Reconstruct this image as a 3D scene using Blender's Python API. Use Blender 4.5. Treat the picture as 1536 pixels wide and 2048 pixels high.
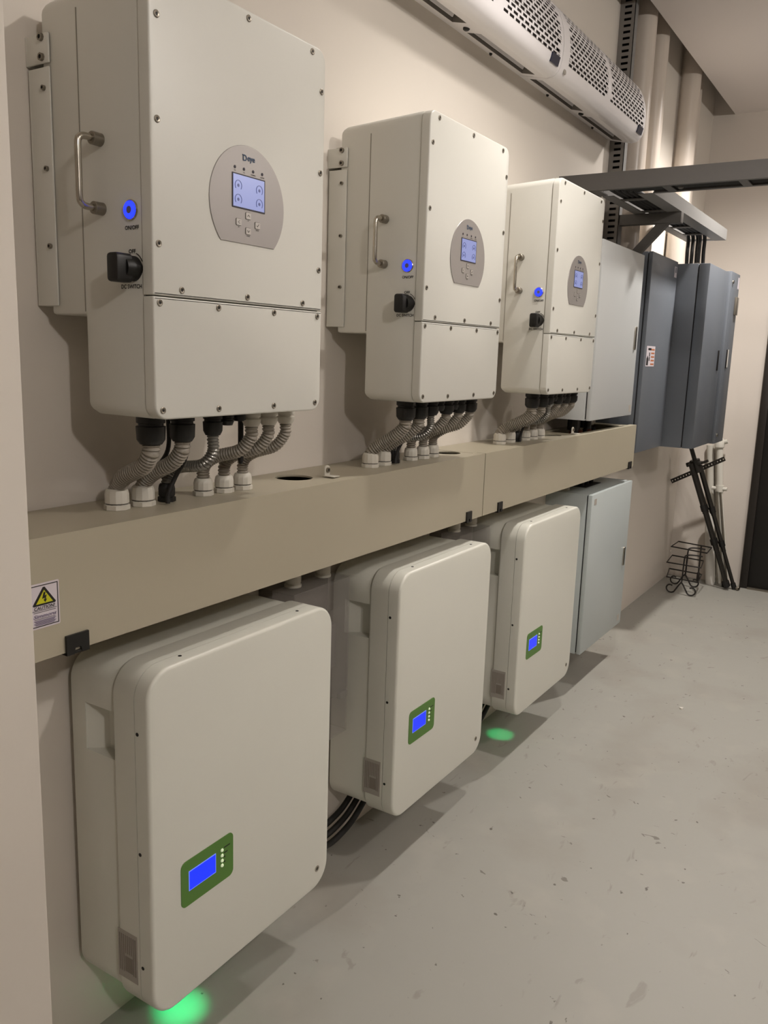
import bpy, bmesh, math, random
from mathutils import Vector, Matrix
random.seed(7)
PI = math.pi
for o in list(bpy.data.objects):
    bpy.data.objects.remove(o, do_unlink=True)
scene = bpy.context.scene
COL = scene.collection
ZF = -1.28            # floor level (z = 0 is the underside of the inverters)

# ------------------------------------------------------------------ camera
cam_d = bpy.data.cameras.new('camera')
cam = bpy.data.objects.new('camera', cam_d)
COL.objects.link(cam)
scene.camera = cam
yaw, pitch, roll = 0.56224, -0.18852, 0.03282
fw = Vector((math.cos(pitch) * math.cos(yaw), math.cos(pitch) * math.sin(yaw), math.sin(pitch)))
rt = Vector((math.sin(yaw), -math.cos(yaw), 0))
up = rt.cross(fw)
r2 = math.cos(roll) * rt + math.sin(roll) * up
u2 = -math.sin(roll) * rt + math.cos(roll) * up
M = Matrix((r2, u2, -fw)).transposed().to_4x4()
M.translation = Vector((0, -1.278, 0.1157))
cam.matrix_world = M
cam_d.sensor_fit = 'VERTICAL'
cam_d.sensor_height = 32.0
cam_d.lens = 32.0 * 1673.36 / 2048.0
cam_d.clip_start = 0.05

# ------------------------------------------------------------------ world, lamps, exposure
w = bpy.data.worlds.new('world')
scene.world = w
w.use_nodes = True
w.node_tree.nodes['Background'].inputs[0].default_value = (1, 0.93, 0.84, 1)
w.node_tree.nodes['Background'].inputs[1].default_value = 0.02
LAMP_COL = (1.0, 0.945, 0.895)
def lamp(kind, x, y, z, power, radius=0.05, cone=110, blend=0.9):
    d = bpy.data.lights.new('ceiling_lamp', kind)
    d.energy = power
    d.color = LAMP_COL
    d.shadow_soft_size = radius
    if kind == 'SPOT':
        d.spot_size = math.radians(cone)
        d.spot_blend = blend
    o = bpy.data.objects.new('ceiling_lamp', d)
    COL.objects.link(o)
    o.location = (x, y, z)
    return o
lamp('SPOT', 2.30, -0.70, 1.50, 68, 0.05, 126, 1.0)      # downlights in the row close to the equipment wall
lamp('SPOT', 4.45, -0.70, 1.50, 170, 0.05, 150, 1.0)
lamp('POINT', -0.45, -3.20, 1.45, 66)                    # lamps in the row across the room
lamp('POINT', 1.75, -2.40, 1.48, 52)
lamp('POINT', 4.60, -3.40, 1.45, 30)
vs = scene.view_settings
vs.view_transform = 'Standard'
vs.look = 'None'
vs.exposure = 0.09
vs.gamma = 1.0
vs.use_curve_mapping = False

# ------------------------------------------------------------------ materials
def lin(c):
    if isinstance(c, str):
        c = [int(c[i:i + 2], 16) / 255 for i in (1, 3, 5)]
    return tuple((v / 12.92 if v <= 0.04045 else ((v + 0.055) / 1.055) ** 2.4) for v in c)
def mat(name, c, rough=0.5, metal=0.0, noise=0.0, scale=8.0, bump=0.0, bscale=60.0, emit=None, estr=1.0, alpha=1.0, spec=0.5):
    m = bpy.data.materials.new(name)
    m.use_nodes = True
    nt = m.node_tree
    b = nt.nodes['Principled BSDF']
    c = lin(c)
    b.inputs['Base Color'].default_value = (*c, 1)
    b.inputs['Roughness'].default_value = rough
    b.inputs['Metallic'].default_value = metal
    b.inputs['Specular IOR Level'].default_value = spec
    if alpha < 1:
        b.inputs['Alpha'].default_value = alpha
    if emit is not None:
        b.inputs['Emission Color'].default_value = (*lin(emit), 1)
        b.inputs['Emission Strength'].default_value = estr
    tc = nt.nodes.new('ShaderNodeTexCoord')
    if noise > 0:
        n = nt.nodes.new('ShaderNodeTexNoise')
        n.inputs['Scale'].default_value = scale
        n.inputs['Detail'].default_value = 4
        nt.links.new(tc.outputs['Object'], n.inputs['Vector'])
        mx = nt.nodes.new('ShaderNodeMix')
        mx.data_type = 'RGBA'
        mx.inputs[6].default_value = (*[v * (1 - noise) for v in c], 1)
        mx.inputs[7].default_value = (*[min(1, v * (1 + noise)) for v in c], 1)
        nt.links.new(n.outputs['Fac'], mx.inputs[0])
        nt.links.new(mx.outputs[2], b.inputs['Base Color'])
    if bump > 0:
        n2 = nt.nodes.new('ShaderNodeTexNoise')
        n2.inputs['Scale'].default_value = bscale
        n2.inputs['Detail'].default_value = 3
        nt.links.new(tc.outputs['Object'], n2.inputs['Vector'])
        bp = nt.nodes.new('ShaderNodeBump')
        bp.inputs['Strength'].default_value = bump
        bp.inputs['Distance'].default_value = 0.01
        nt.links.new(n2.outputs['Fac'], bp.inputs['Height'])
        nt.links.new(bp.outputs['Normal'], b.inputs['Normal'])
    return m

def floor_material():
    m = mat('concrete_floor', '#9a9890', 0.5, noise=0.05, scale=1.3, bump=0.04, bscale=25)
    nt = m.node_tree
    b = nt.nodes['Principled BSDF']
    base = b.inputs['Base Color'].links[0].from_socket
    tc = [n for n in nt.nodes if n.type == 'TEX_COORD'][0]
    def layer(prev, scale, lo, hi, col, amt, detail=6, stretch=(1, 1, 1), dist=0.0):
        mp = nt.nodes.new('ShaderNodeMapping')
        mp.inputs['Scale'].default_value = stretch
        nt.links.new(tc.outputs['Object'], mp.inputs['Vector'])
        n = nt.nodes.new('ShaderNodeTexNoise')
        n.inputs['Scale'].default_value = scale
        n.inputs['Detail'].default_value = detail
        n.inputs['Distortion'].default_value = dist
        nt.links.new(mp.outputs['Vector'], n.inputs['Vector'])
        r = nt.nodes.new('ShaderNodeMapRange')
        r.inputs['From Min'].default_value = lo
        r.inputs['From Max'].default_value = hi
        r.inputs['To Max'].default_value = amt
        nt.links.new(n.outputs['Fac'], r.inputs['Value'])
        mx = nt.nodes.new('ShaderNodeMix')
        mx.data_type = 'RGBA'
        mx.inputs[7].default_value = (*lin(col), 1)
        nt.links.new(r.outputs['Result'], mx.inputs[0])
        nt.links.new(prev, mx.inputs[6])
        return mx.outputs[2]
    s = layer(base, 2.2, 0.52, 0.75, '#857d73', 0.6)
    s = layer(s, 5.5, 0.55, 0.8, '#b5afa3', 0.28)
    s = layer(s, 9.0, 0.66, 0.72, '#6d655b', 0.35, 8, (1, 2.6, 1), 0.6)
    s = layer(s, 38.0, 0.72, 0.75, '#4a433b', 0.85, 3)
    s = layer(s, 16.0, 0.70, 0.73, '#575047', 0.7, 5, (1.6, 1, 1), 1.2)
    nt.links.new(s, b.inputs['Base Color'])
    return m

WALL = mat('wall_plaster', '#d8d0c5', 0.75, noise=0.02, scale=2.0, bump=0.03, bscale=40)
DIMW = mat('bounce_cut_wall_tone', '#7c7468', 0.8, noise=0.02, scale=2.0)  # for the unseen walls, darkened to reduce bounced light
FARW = mat('far_wall_paint', '#d3cac0', 0.75, noise=0.02, scale=2.0)
CEIL = mat('ceiling_paint', '#e8e1dd', 0.8, noise=0.015, scale=1.5)
FLOOR = floor_material()
WHITE = mat('white_powder_coat', '#d6d4cb', 0.38, noise=0.012, scale=14, bump=0.012, bscale=320)
BATT = mat('battery_white_enamel', '#dad9ce', 0.33, noise=0.012, scale=9, bump=0.01, bscale=300)
SEAM = mat('dark_seam_grey', '#4c483f', 0.7)  # dark grey for joints, key rims and small print
SEAML = mat('pale_seam_grey', '#8d877b', 0.6)
TRUNK = mat('trunking_cream_paint', '#a9a18d', 0.42, noise=0.02, scale=6)
TRUNKIN = mat('trunking_inner_shade', '#4b4438', 0.7)  # shade inside the trunking, put into the colour
BLACKP = mat('black_plastic', '#0f0d0b', 0.45)
BLACKR = mat('black_rubber', '#141210', 0.6)
GLAND = mat('light_grey_nylon', '#cdc8bc', 0.42, noise=0.03, scale=30)
GLANDD = mat('gland_groove_grey', '#57524a', 0.7)
HOSE = mat('grey_corrugated_hose', '#8f877b', 0.45, noise=0.06, scale=20)
HOSEM = mat('metal_corrugated_hose', '#8d8a84', 0.3, metal=0.75, noise=0.05, scale=30)
CHROME = mat('brushed_steel', '#b9b2a6', 0.25, metal=1.0)
STEEL = mat('zinc_steel', '#8f887c', 0.38, metal=0.85)
DKSTEEL = mat('dark_screw_recess', '#15120f', 0.6)
PANEL = mat('silver_display_plate', '#a5a09c', 0.36, metal=0.35, noise=0.02, scale=20)
SCREEN = mat('lit_lcd_lavender', '#20223a', 0.25, emit='#a9b2ea', estr=0.62)
SCRFRAME = mat('screen_bezel_dark', '#2b2733', 0.4)
ARC = mat('screen_gauge_ink', '#20223a', 0.3, emit='#5c64a0', estr=0.45)
LOGO = mat('logo_blue_print', '#24405f', 0.5)
INK = mat('black_print', '#120f0c', 0.6)
BLUE = mat('blue_led_ring', '#0818a0', 0.4, emit='#1b2cff', estr=2.6)
BTNC = mat('button_centre_grey', '#6f6d94', 0.35, metal=0.3)
GREENP = mat('green_panel_film', '#4f7a2d', 0.45, noise=0.03, scale=30)
BLUES = mat('blue_lcd_screen', '#020a60', 0.3, emit='#0a30ff', estr=0.95)
BLUEF = mat('blue_lcd_rim', '#7a8ce8', 0.35, emit='#6f86ff', estr=0.5)
LEDW = mat('pale_green_led', '#c9d6b4', 0.3, emit='#dce8c0', estr=0.35)
LEDG = mat('green_status_led', '#0a6a30', 0.4, emit='#18ff70', estr=3.0)
RATING = mat('silver_rating_film', '#a8a198', 0.45, noise=0.02, scale=60)
RATINK = mat('rating_plate_print', '#837b71', 0.6)
GREY = mat('blue_grey_cabinet_enamel', '#686d74', 0.4, noise=0.02, scale=6)
GREYW = mat('pale_grey_cabinet_enamel', '#c3c5c4', 0.36, noise=0.015, scale=6)
GREYB = mat('pale_blue_grey_enamel', '#b3bab9', 0.36, noise=0.02, scale=6)
TRAY = mat('grey_cable_tray_steel', '#5a5754', 0.5, noise=0.04, scale=12)
TRAYL = mat('light_cable_tray_steel', '#7d7c7a', 0.45, noise=0.03, scale=12)
STRUT = mat('slotted_strut_grey', '#78736d', 0.5, noise=0.03, scale=18)
ACW = mat('air_curtain_white', '#f0ecec', 0.32, noise=0.01, scale=12)
ACD = mat('air_curtain_slot_shade', '#2c2521', 0.7)  # painted shade seen through the grille slots
ACS = mat('air_curtain_outlet_grey', '#8b857e', 0.5)
NAVY = mat('navy_display', '#1b2036', 0.25, noise=0.25, scale=90)
PIPE = mat('painted_pipe_beige', '#c8bdb1', 0.3, noise=0.02, scale=6)
DOORB = mat('black_door_paint', '#15120f', 0.5)
DOORF = mat('door_frame_dark', '#201a15', 0.5)
TRIPOD = mat('tripod_black', '#1c1813', 0.42)
RACKM = mat('black_wrought_wire', '#1a1410', 0.5)
TUBEW = mat('white_tube_plastic', '#cfcbc0', 0.4, noise=0.02, scale=20)
CLEAR = mat('smoked_clear_plastic', '#a09a94', 0.08, alpha=0.15)
BACKT = mat('isolator_back_grey', '#7d7670', 0.45)
MODULE = mat('breaker_module_grey', '#8d8983', 0.5)
LABELW = mat('label_white', '#cfc6cb', 0.5)
YELLOW = mat('warning_yellow', '#c3c01c', 0.5)
PURPLE = mat('purple_grey_print', '#6c6078', 0.6)
ORANGE = mat('orange_print', '#b0663a', 0.6)
REDC = mat('red_brown_cable', '#6a3a28', 0.5)
PAPER = mat('paper_white', '#d7d3cb', 0.7)

# ------------------------------------------------------------------ mesh helpers
def finish(name, bm, mats, parent=None, smooth=True, ang=38, loc=None):
    bmesh.ops.recalc_face_normals(bm, faces=bm.faces[:])
    me = bpy.data.meshes.new(name)
    bm.to_mesh(me)
    bm.free()
    if not isinstance(mats, (list, tuple)):
        mats = [mats]
    for m in mats:
        me.materials.append(m)
    if smooth:
        for p in me.polygons:
            p.use_smooth = True
        me.set_sharp_from_angle(angle=math.radians(ang))
    return link(name, me, parent, loc)
def link(name, me, parent=None, loc=None):
    o = bpy.data.objects.new(name, me)
    COL.objects.link(o)
    if parent is not None:
        o.parent = parent
    if loc is not None:
        o.location = loc
    return o
def tag(o, label=None, cat=None, group=None, kind=None):
    if label: o['label'] = label
    if cat: o['category'] = cat
    if group: o['group'] = group
    if kind: o['kind'] = kind
    return o
def thing(name, loc, label, cat, group=None, rz=0):
    o = bpy.data.objects.new(name, None)
    COL.objects.link(o)
    o.location = loc
    o.rotation_euler = (0, 0, rz)
    o.empty_display_size = 0.05
    return tag(o, label, cat, group)
def copy_tree(o, parent=None):
    c = o.copy()
    COL.objects.link(c)
    c.parent = parent
    for ch in list(o.children):
        copy_tree(ch, c)
    return c
def merge(bm, tmp, mi=0):
    for f in tmp.faces:
        f.material_index = mi
    me = bpy.data.meshes.new('tmp')
    tmp.to_mesh(me)
    tmp.free()
    bm.from_mesh(me)
    bpy.data.meshes.remove(me)
def box(bm, a, b, bev=0.0, mi=0, seg=2):
    t = bmesh.new()
    bmesh.ops.create_cube(t, size=1)
    for v in t.verts:
        v.co = Vector([a[i] + (b[i] - a[i]) * (v.co[i] + 0.5) for i in range(3)])
    if bev > 0:
        bmesh.ops.bevel(t, geom=t.edges[:], offset=bev, segments=seg, affect='EDGES', profile=0.5)
    merge(bm, t, mi)
def bx(name, a, b, m, parent=None, bev=0.0, seg=2):
    bm = bmesh.new()
    box(bm, a, b, bev, 0, seg)
    return finish(name, bm, m, parent)
def prism(bm, pts, vec, bev=0.0, mi=0, seg=2, front_only=False):
    t = bmesh.new()
    vs_ = [t.verts.new(p) for p in pts]
    f = t.faces.new(vs_)
    r = bmesh.ops.extrude_face_region(t, geom=[f])
    nv = [g for g in r['geom'] if isinstance(g, bmesh.types.BMVert)]
    bmesh.ops.translate(t, verts=nv, vec=vec)
    bmesh.ops.recalc_face_normals(t, faces=t.faces[:])
    if bev > 0:
        if front_only:
            s = set(nv)
            es = [e for e in t.edges if e.verts[0] in s and e.verts[1] in s]
        else:
            s = set(nv)
            es = [e for e in t.edges if (e.verts[0] in s) == (e.verts[1] in s)]
        bmesh.ops.bevel(t, geom=es, offset=bev, segments=seg, affect='EDGES', profile=0.5)
    merge(bm, t, mi)
def rr(w0, w1, h0, h1, r, n=6):
    """rounded rectangle outline; r = single or (bl, br, tr, tl)"""
    if not isinstance(r, (list, tuple)):
        r = (r,) * 4
    out = []
    for (cx, cy, a0, rad) in ((w0 + r[0], h0 + r[0], PI, r[0]), (w1 - r[1], h0 + r[1], 1.5 * PI, r[1]), (w1 - r[2], h1 - r[2], 0, r[2]), (w0 + r[3], h1 - r[3], 0.5 * PI, r[3])):
        if rad < 1e-5:
            out.append((cx, cy))
            continue
        for i in range(n + 1):
            a = a0 + 0.5 * PI * i / n
            out.append((cx + rad * math.cos(a), cy + rad * math.sin(a)))
    return out
def cyl(bm, p0, p1, r0, r1=None, n=20, mi=0, cap=True):
    r1 = r0 if r1 is None else r1
    p0, p1 = Vector(p0), Vector(p1)
    d = (p1 - p0).normalized()
    a = d.orthogonal().normalized()
    b = d.cross(a)
    A = [bm.verts.new(p0 + r0 * (math.cos(2 * PI * i / n) * a + math.sin(2 * PI * i / n) * b)) for i in range(n)]
    B = [bm.verts.new(p1 + r1 * (math.cos(2 * PI * i / n) * a + math.sin(2 * PI * i / n) * b)) for i in range(n)]
    for i in range(n):
        f = bm.faces.new((A[i], A[(i + 1) % n], B[(i + 1) % n], B[i]))
        f.material_index = mi
    if cap:
        bm.faces.new(A[::-1]).material_index = mi
        bm.faces.new(B).material_index = mi
def lathe(bm, base, axis, prof, n=20, mi=0, mis=None, rot=0.0):
    """prof: list of (radius, height) along axis"""
    base = Vector(base)
    d = Vector(axis).normalized()
    a = d.orthogonal().normalized()
    b = d.cross(a)
    rings = []
    for (r, h) in prof:
        if r < 1e-6:
            rings.append([bm.verts.new(base + d * h)])
        else:
            rings.append([bm.verts.new(base + d * h + r * (math.cos(rot + 2 * PI * i / n) * a + math.sin(rot + 2 * PI * i / n) * b)) for i in range(n)])
    for k in range(len(rings) - 1):
        A, B = rings[k], rings[k + 1]
        m_ = mis[k] if mis else mi
        for i in range(n):
            j = (i + 1) % n
            if len(A) == 1 and len(B) == 1:
                continue
            if len(A) == 1:
                f = bm.faces.new((A[0], B[j], B[i]))
            elif len(B) == 1:
                f = bm.faces.new((A[i], A[j], B[0]))
            else:
                f = bm.faces.new((A[i], A[j], B[j], B[i]))
            f.material_index = m_
def catmull(pts, n=12):
    P = [Vector(p) for p in pts]
    P = [2 * P[0] - P[1]] + P + [2 * P[-1] - P[-2]]
    out = []
    for i in range(1, len(P) - 2):
        p0, p1, p2, p3 = P[i - 1:i + 3]
        for k in range(n):
            t = k / n
            out.append(0.5 * ((2 * p1) + (-p0 + p2) * t + (2 * p0 - 5 * p1 + 4 * p2 - p3) * t * t + (-p0 + 3 * p1 - 3 * p2 + p3) * t ** 3))
    out.append(P[-2])
    return out
def resample(path, step):
    out = [path[0]]
    acc = 0.0
    for i in range(1, len(path)):
        a, b = path[i - 1], path[i]
        L = (b - a).length
        while L > 1e-9 and acc + L >= step:
            t = (step - acc) / L
            a = a + (b - a) * t
            out.append(a.copy())
            L = (b - a).length
            acc = 0.0
        acc += L
    if (out[-1] - path[-1]).length > step * 0.3:
        out.append(path[-1])
    return out
def tube(bm, path, rad, n=10, mi=0, closed=False, cap=True):
    path = [Vector(p) for p in path]
    N = len(path)
    tang = []
    for i in range(N):
        if closed:
            t = path[(i + 1) % N] - path[i - 1]
        else:
            t = path[min(i + 1, N - 1)] - path[max(i - 1, 0)]
        tang.append(t.normalized())
    a = tang[0].orthogonal().normalized()
    rings = []
    for i in range(N):
        a = (a - tang[i] * a.dot(tang[i])).normalized()
        b = tang[i].cross(a)
        r = rad(i) if callable(rad) else rad
        rings.append([bm.verts.new(path[i] + r * (math.cos(2 * PI * k / n) * a + math.sin(2 * PI * k / n) * b)) for k in range(n)])
    for i in range(N if closed else N - 1):
        A, B = rings[i], rings[(i + 1) % N]
        for k in range(n):
            bm.faces.new((A[k], A[(k + 1) % n], B[(k + 1) % n], B[k])).material_index = mi
    if cap and not closed:
        bm.faces.new(rings[0][::-1]).material_index = mi
        bm.faces.new(rings[-1]).material_index = mi
def tub(name, pts, r, m, parent=None, n=10, smoothn=8, closed=False):
    bm = bmesh.new()
    path = catmull(pts, smoothn) if smoothn else pts
    tube(bm, path, r, n, closed=closed)
    return finish(name, bm, m, parent)
def hose_mesh(bm, pts, r, pitch=0.0055, n=14, mi=0):
    path = resample(catmull(pts, 24), pitch / 4)
    prof = (1.0, 1.08, 1.0, 0.84)
    tube(bm, path, lambda i: r * prof[i % 4], n, mi)
def boolean(o, cutters, op='DIFFERENCE'):
    for c in cutters:
        md = o.modifiers.new('b', 'BOOLEAN')
        md.operation = op
        md.solver = 'EXACT'
        md.object = c
    dg = bpy.context.evaluated_depsgraph_get()
    dg.update()
    me = bpy.data.meshes.new_from_object(o.evaluated_get(dg))
    o.modifiers.clear()
    old = o.data
    o.data = me
    bpy.data.meshes.remove(old)
    for c in cutters:
        cm = c.data
        bpy.data.objects.remove(c)
        bpy.data.meshes.remove(cm)
    for p in me.polygons:
        p.use_smooth = True
    me.set_sharp_from_angle(angle=math.radians(35))
def text(name, s, centre, xdir, m, parent, width=None, height=None, upd=(0, 0, 1), shear=0.0, off=0.0006):
    cu = bpy.data.curves.new('txt', 'FONT')
    cu.body = s
    cu.size = 1
    cu.shear = shear
    cu.resolution_u = 3
    cu.offset = 0.022
    o = bpy.data.objects.new('txt', cu)
    COL.objects.link(o)
    bpy.context.view_layer.update()
    dg = bpy.context.evaluated_depsgraph_get()
    me = bpy.data.meshes.new_from_object(o.evaluated_get(dg))
    bpy.data.objects.remove(o)
    bpy.data.curves.remove(cu)
    xs = [v.co.x for v in me.vertices]
    ys = [v.co.y for v in me.vertices]
    sx = sy = None
    if width: sx = width / (max(xs) - min(xs))
    if height: sy = height / (max(ys) - min(ys))
    sx = sx or sy
    sy = sy or sx
    X, U = Vector(xdir), Vector(upd)
    Nn = X.cross(U)
    cx, cy = (max(xs) + min(xs)) / 2, (max(ys) + min(ys)) / 2
    for v in me.vertices:
        v.co = Vector(centre) + X * (v.co.x - cx) * sx + U * (v.co.y - cy) * sy + Nn * off
    me.materials.append(m)
    me.name = name
    return link(name, me, parent)
def flat(bm, pts2, origin, xdir, upd, depth, mi=0, off=0.0):
    """polygon given in a plane, extruded by depth towards the plane's normal"""
    X, U, O = Vector(xdir), Vector(upd), Vector(origin)
    Nn = X.cross(U)
    prism(bm, [O + X * a + U * b + Nn * off for a, b in pts2], Nn * depth, 0, mi)
def plate_with_holes(bm, outer, holes, z0, z1, mi=0):
    t = bmesh.new()
    for loop in [outer] + holes:
        vs_ = [t.verts.new((x, y, z0)) for x, y in loop]
        for i in range(len(vs_)):
            t.edges.new((vs_[i], vs_[(i + 1) % len(vs_)]))
    bmesh.ops.triangle_fill(t, use_beauty=True, edges=t.edges[:])
    r = bmesh.ops.extrude_face_region(t, geom=t.faces[:])
    bmesh.ops.translate(t, verts=[g for g in r['geom'] if isinstance(g, bmesh.types.BMVert)], vec=(0, 0, z1 - z0))
    merge(bm, t, mi)
def ring_pts(cx, cy, r, n=28):
    return [(cx + r * math.cos(2 * PI * i / n), cy + r * math.sin(2 * PI * i / n)) for i in range(n)]
FX, FU = (1, 0, 0), (0, 0, 1)           # front plane axes
SX = (0, -1, 0)                          # side plane (faces -x) horizontal axis

# ------------------------------------------------------------------ the room
XR, YR, XB = 5.62, -6.5, -3.2
def struct(name, a, b, m, bev=0.0):
    return tag(bx(name, a, b, m, None, bev), kind='structure')
tag(struct('floor', (XB, YR, ZF - 0.1), (XR + 0.2, 0.1, ZF), FLOOR), 'worn grey concrete floor with scuffs and stains')
tag(struct('wall_left', (XB, 0, ZF), (XR + 0.2, 0.12, 2.3), WALL), 'beige plaster wall carrying the electrical equipment')
tag(struct('wall_far', (XR, YR, ZF), (XR + 0.15, 0, 2.3), FARW), 'plain beige end wall behind the grey cabinets')
tag(struct('wall_right', (XB, YR - 0.1, ZF), (XR, YR, 1.6), DIMW), 'unseen wall opposite the equipment, toned dark to cut bounced light')
tag(struct('wall_back', (XB - 0.1, YR, ZF), (XB, 0, 2.3), DIMW), 'unseen wall behind the viewer, toned dark to cut bounced light')
tag(struct('wall_pillar', (XB, -0.25, ZF), (0.703, -0.0005, 2.25), WALL, 0.004), 'protruding beige wall corner at the left edge')
tag(struct('ceiling', (XB, YR, 1.58), (XR, -0.125, 1.80), CEIL), 'dropped ceiling panel ending short of the equipment wall')
tag(struct('ceiling_upper', (XB, -0.6, 2.3), (XR + 0.15, 0.1, 2.4), CEIL), 'upper ceiling above the gap')
d = thing('door_1', (XR, -0.455, ZF), 'black door at the far end, cut off by the right edge', 'door')
del d['category']
d['kind'] = 'structure'
bx('door_leaf', (-0.035, -0.95, 0.012), (-0.003, -0.04, 2.03), DOORB, d, 0.003)
bx('door_frame', (-0.05, -0.045, 0.0), (-0.001, 0.0, 2.08), DOORF, d, 0.003)
bx('door_frame', (-0.05, -0.995, 0.0), (-0.001, -0.95, 2.08), DOORF, d, 0.003)
bx('door_frame', (-0.05, -0.95, 2.03), (-0.001, -0.045, 2.08), DOORF, d, 0.003)
bx('threshold', (-0.06, -0.95, 0.0), (-0.001, -0.045, 0.010), STEEL, d, 0.002)

# ------------------------------------------------------------------ inverters
W, H, D = 0.422, 0.653, 0.279
def screw_mesh(r=0.0055):
    bm = bmesh.new()
    lathe(bm, (0, 0, 0), (0, -1, 0), [(r, 0), (r, 0.0012), (r * 0.82, 0.0017), (r * 0.42, 0.0012), (r * 0.42, 0.0008), (0, 0.0008)], 14, mis=[0, 0, 0, 1, 1])
    return bm
def make_inverter():
    t = thing('hybrid_inverter', (0.912, 0, 0), '', 'inverter', 'white wall inverters')
    # body: stepped profile
    bm = bmesh.new()
    prof = [(-0.035, 0.16), (-0.035, 0.640), (-0.257, H), (-0.257, 0.0), (-0.120, 0.0), (-0.120, 0.16)]
    tb = bmesh.new()
    f = tb.faces.new([tb.verts.new((0, y, z)) for y, z in prof])
    r = bmesh.ops.extrude_face_region(tb, geom=[f])
    bmesh.ops.translate(tb, verts=[g for g in r['geom'] if isinstance(g, bmesh.types.BMVert)], vec=(W, 0, 0))
    bmesh.ops.recalc_face_normals(tb, faces=tb.faces[:])
    big = []
    for e in tb.edges:
        a, b = e.verts[0].co, e.verts[1].co
        dv = b - a
        if abs(dv.y) > 0.1 and abs(dv.x) < 1e-4 and ((a.z < 0.01 and b.z < 0.01) or (a.z > 0.6 and b.z > 0.6)):
            big.append(e)
        if abs(dv.x) > 0.3 and ((a.z < 0.01 and a.y > -0.2) or (a.z > 0.6 and a.y > -0.1)):
            big.append(e)
    bmesh.ops.bevel(tb, geom=big, offset=0.02, segments=5, affect='EDGES', profile=0.5)
    small = [e for e in tb.edges if len(e.link_faces) == 2 and e.calc_face_angle() > 0.9]
    bmesh.ops.bevel(tb, geom=small, offset=0.005, segments=2, affect='EDGES', profile=0.5)
    merge(bm, tb)
    finish('body', bm, WHITE, t)
    bx('mounting_plate', (0.03, -0.036, 0.19), (W - 0.03, 0.0, 0.60), SEAML, t)
    for sx in (0, 1):
        X = -0.0006 if sx == 0 else W - 0.0004
        bx('seam', (X, -0.1215, 0.165), (X + 0.001, -0.1195, 0.615), SEAML, t)
    # covers
    def cover(nm, z0, z1, rad):
        b2 = bmesh.new()
        prism(b2, [(x, -0.2575, z) for x, z in rr(-0.001, W + 0.001, z0, z1, rad, 6)], (0, -0.0215, 0), 0.0035, 0, 3, True)
        return finish(nm, b2, WHITE, t)
    cu = cover('upper_cover', 0.1902, H, (0.002, 0.002, 0.024, 0.024))
    cl = cover('lower_cover', 0.0, 0.1884, (0.024, 0.024, 0.002, 0.002))
    bx('cover_gap', (0.004, -0.272, 0.186), (W - 0.004, -0.25, 0.193), SEAM, t)
    sm = None
    ups = [(0.014, 0.584), (0.04, 0.641), (0.212, 0.641), (0.382, 0.641), (0.411, 0.581), (0.012, 0.442), (0.411, 0.440), (0.011, 0.266), (0.411, 0.265), (0.057, 0.201), (0.210, 0.201), (0.363, 0.201)]
    lows = [(0.011, 0.179), (0.139, 0.179), (0.281, 0.179), (0.409, 0.179), (0.014, 0.015), (0.139, 0.013), (0.282, 0.013), (0.406, 0.015)]
    for lst, par in ((ups, cu), (lows, cl)):
        for (x, z) in lst:
            if sm is None:
                o = finish('screw', screw_mesh(), [STEEL, DKSTEEL], par, loc=(x, -D, z))
                sm = o.data
            else:
                link('screw', sm, par, (x, -D, z))
    # display plate
    cx, cz, R = 0.211, 0.3525, 0.093
    a0 = math.asin((0.288 - cz) / R)
    pts = [(cx + R * math.cos(a0 + (PI - 2 * a0) * i / 48), cz + R * math.sin(a0 + (PI - 2 * a0) * i / 48)) for i in range(49)]
    b2 = bmesh.new()
    prism(b2, [(x, -D - 0.0001, z) for x, z in pts], (0, -0.0016, 0), 0.0005, 0, 1, True)
    pan = tag(finish('display_panel', b2, PANEL, t, ang=30), 'silver rounded display plate')
    yf = -D - 0.0017
    bx('screen_frame', (0.1702, yf - 0.0010, 0.3434), (0.2518, yf, 0.3980), SCRFRAME, pan)
    bx('screen', (0.1722, yf - 0.0014, 0.3456), (0.2494, yf - 0.0005, 0.3960), SCREEN, pan)
    for (gx, gz) in ((0.184, 0.379), (0.184, 0.357), (0.2365, 0.379), (0.2365, 0.357)):
        pth = [(gx + 0.008 * math.cos(a), yf - 0.0015, gz + 0.008 * math.sin(a)) for a in [math.radians(-40 + 260 * i / 16) for i in range(17)]]
        b2 = bmesh.new()
        tube(b2, pth, 0.0007, 4)
        lathe(b2, (gx, yf - 0.0012, gz), (0, -1, 0), [(0.0028, 0), (0.0028, 0.0004), (0, 0.0004)], 8)
        finish('gauge_mark', b2, ARC, pan)
    for i, (lx, nm) in enumerate(((0.177, 'DC'), (0.199, 'AC'), (0.222, 'NORMAL'), (0.245, 'ALARM'))):
        b2 = bmesh.new()
        lathe(b2, (lx, yf + 0.0003, 0.407), (0, -1, 0), [(0.0026, 0), (0.0026, 0.0009), (0, 0.0012)], 10)
        finish('indicator_light', b2, SCRFRAME, pan)
        text('lettering', nm, (lx, yf, 0.4015), FX, SEAM, pan, height=0.0022)
    for (kx, kz, nm, ch) in ((0.2095, 0.334, 'UP', '\u25b3'), (0.186, 0.3215, 'ESC', '<'), (0.233, 0.3215, 'ENTER', '/'), (0.2095, 0.3095, 'DOWN', 'v')):
        b2 = bmesh.new()
        flat(b2, rr(-0.0062, 0.0062, -0.0052, 0.0052, 0.0014, 2), (kx, yf + 0.0004, kz), FX, FU, 0.0016)
        kb = finish('key', b2, mat('key_silver', '#b7b2ac', 0.3, metal=0.3) if 'key_silver' not in bpy.data.materials else bpy.data.materials['key_silver'], pan)
        b3 = bmesh.new()
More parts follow.
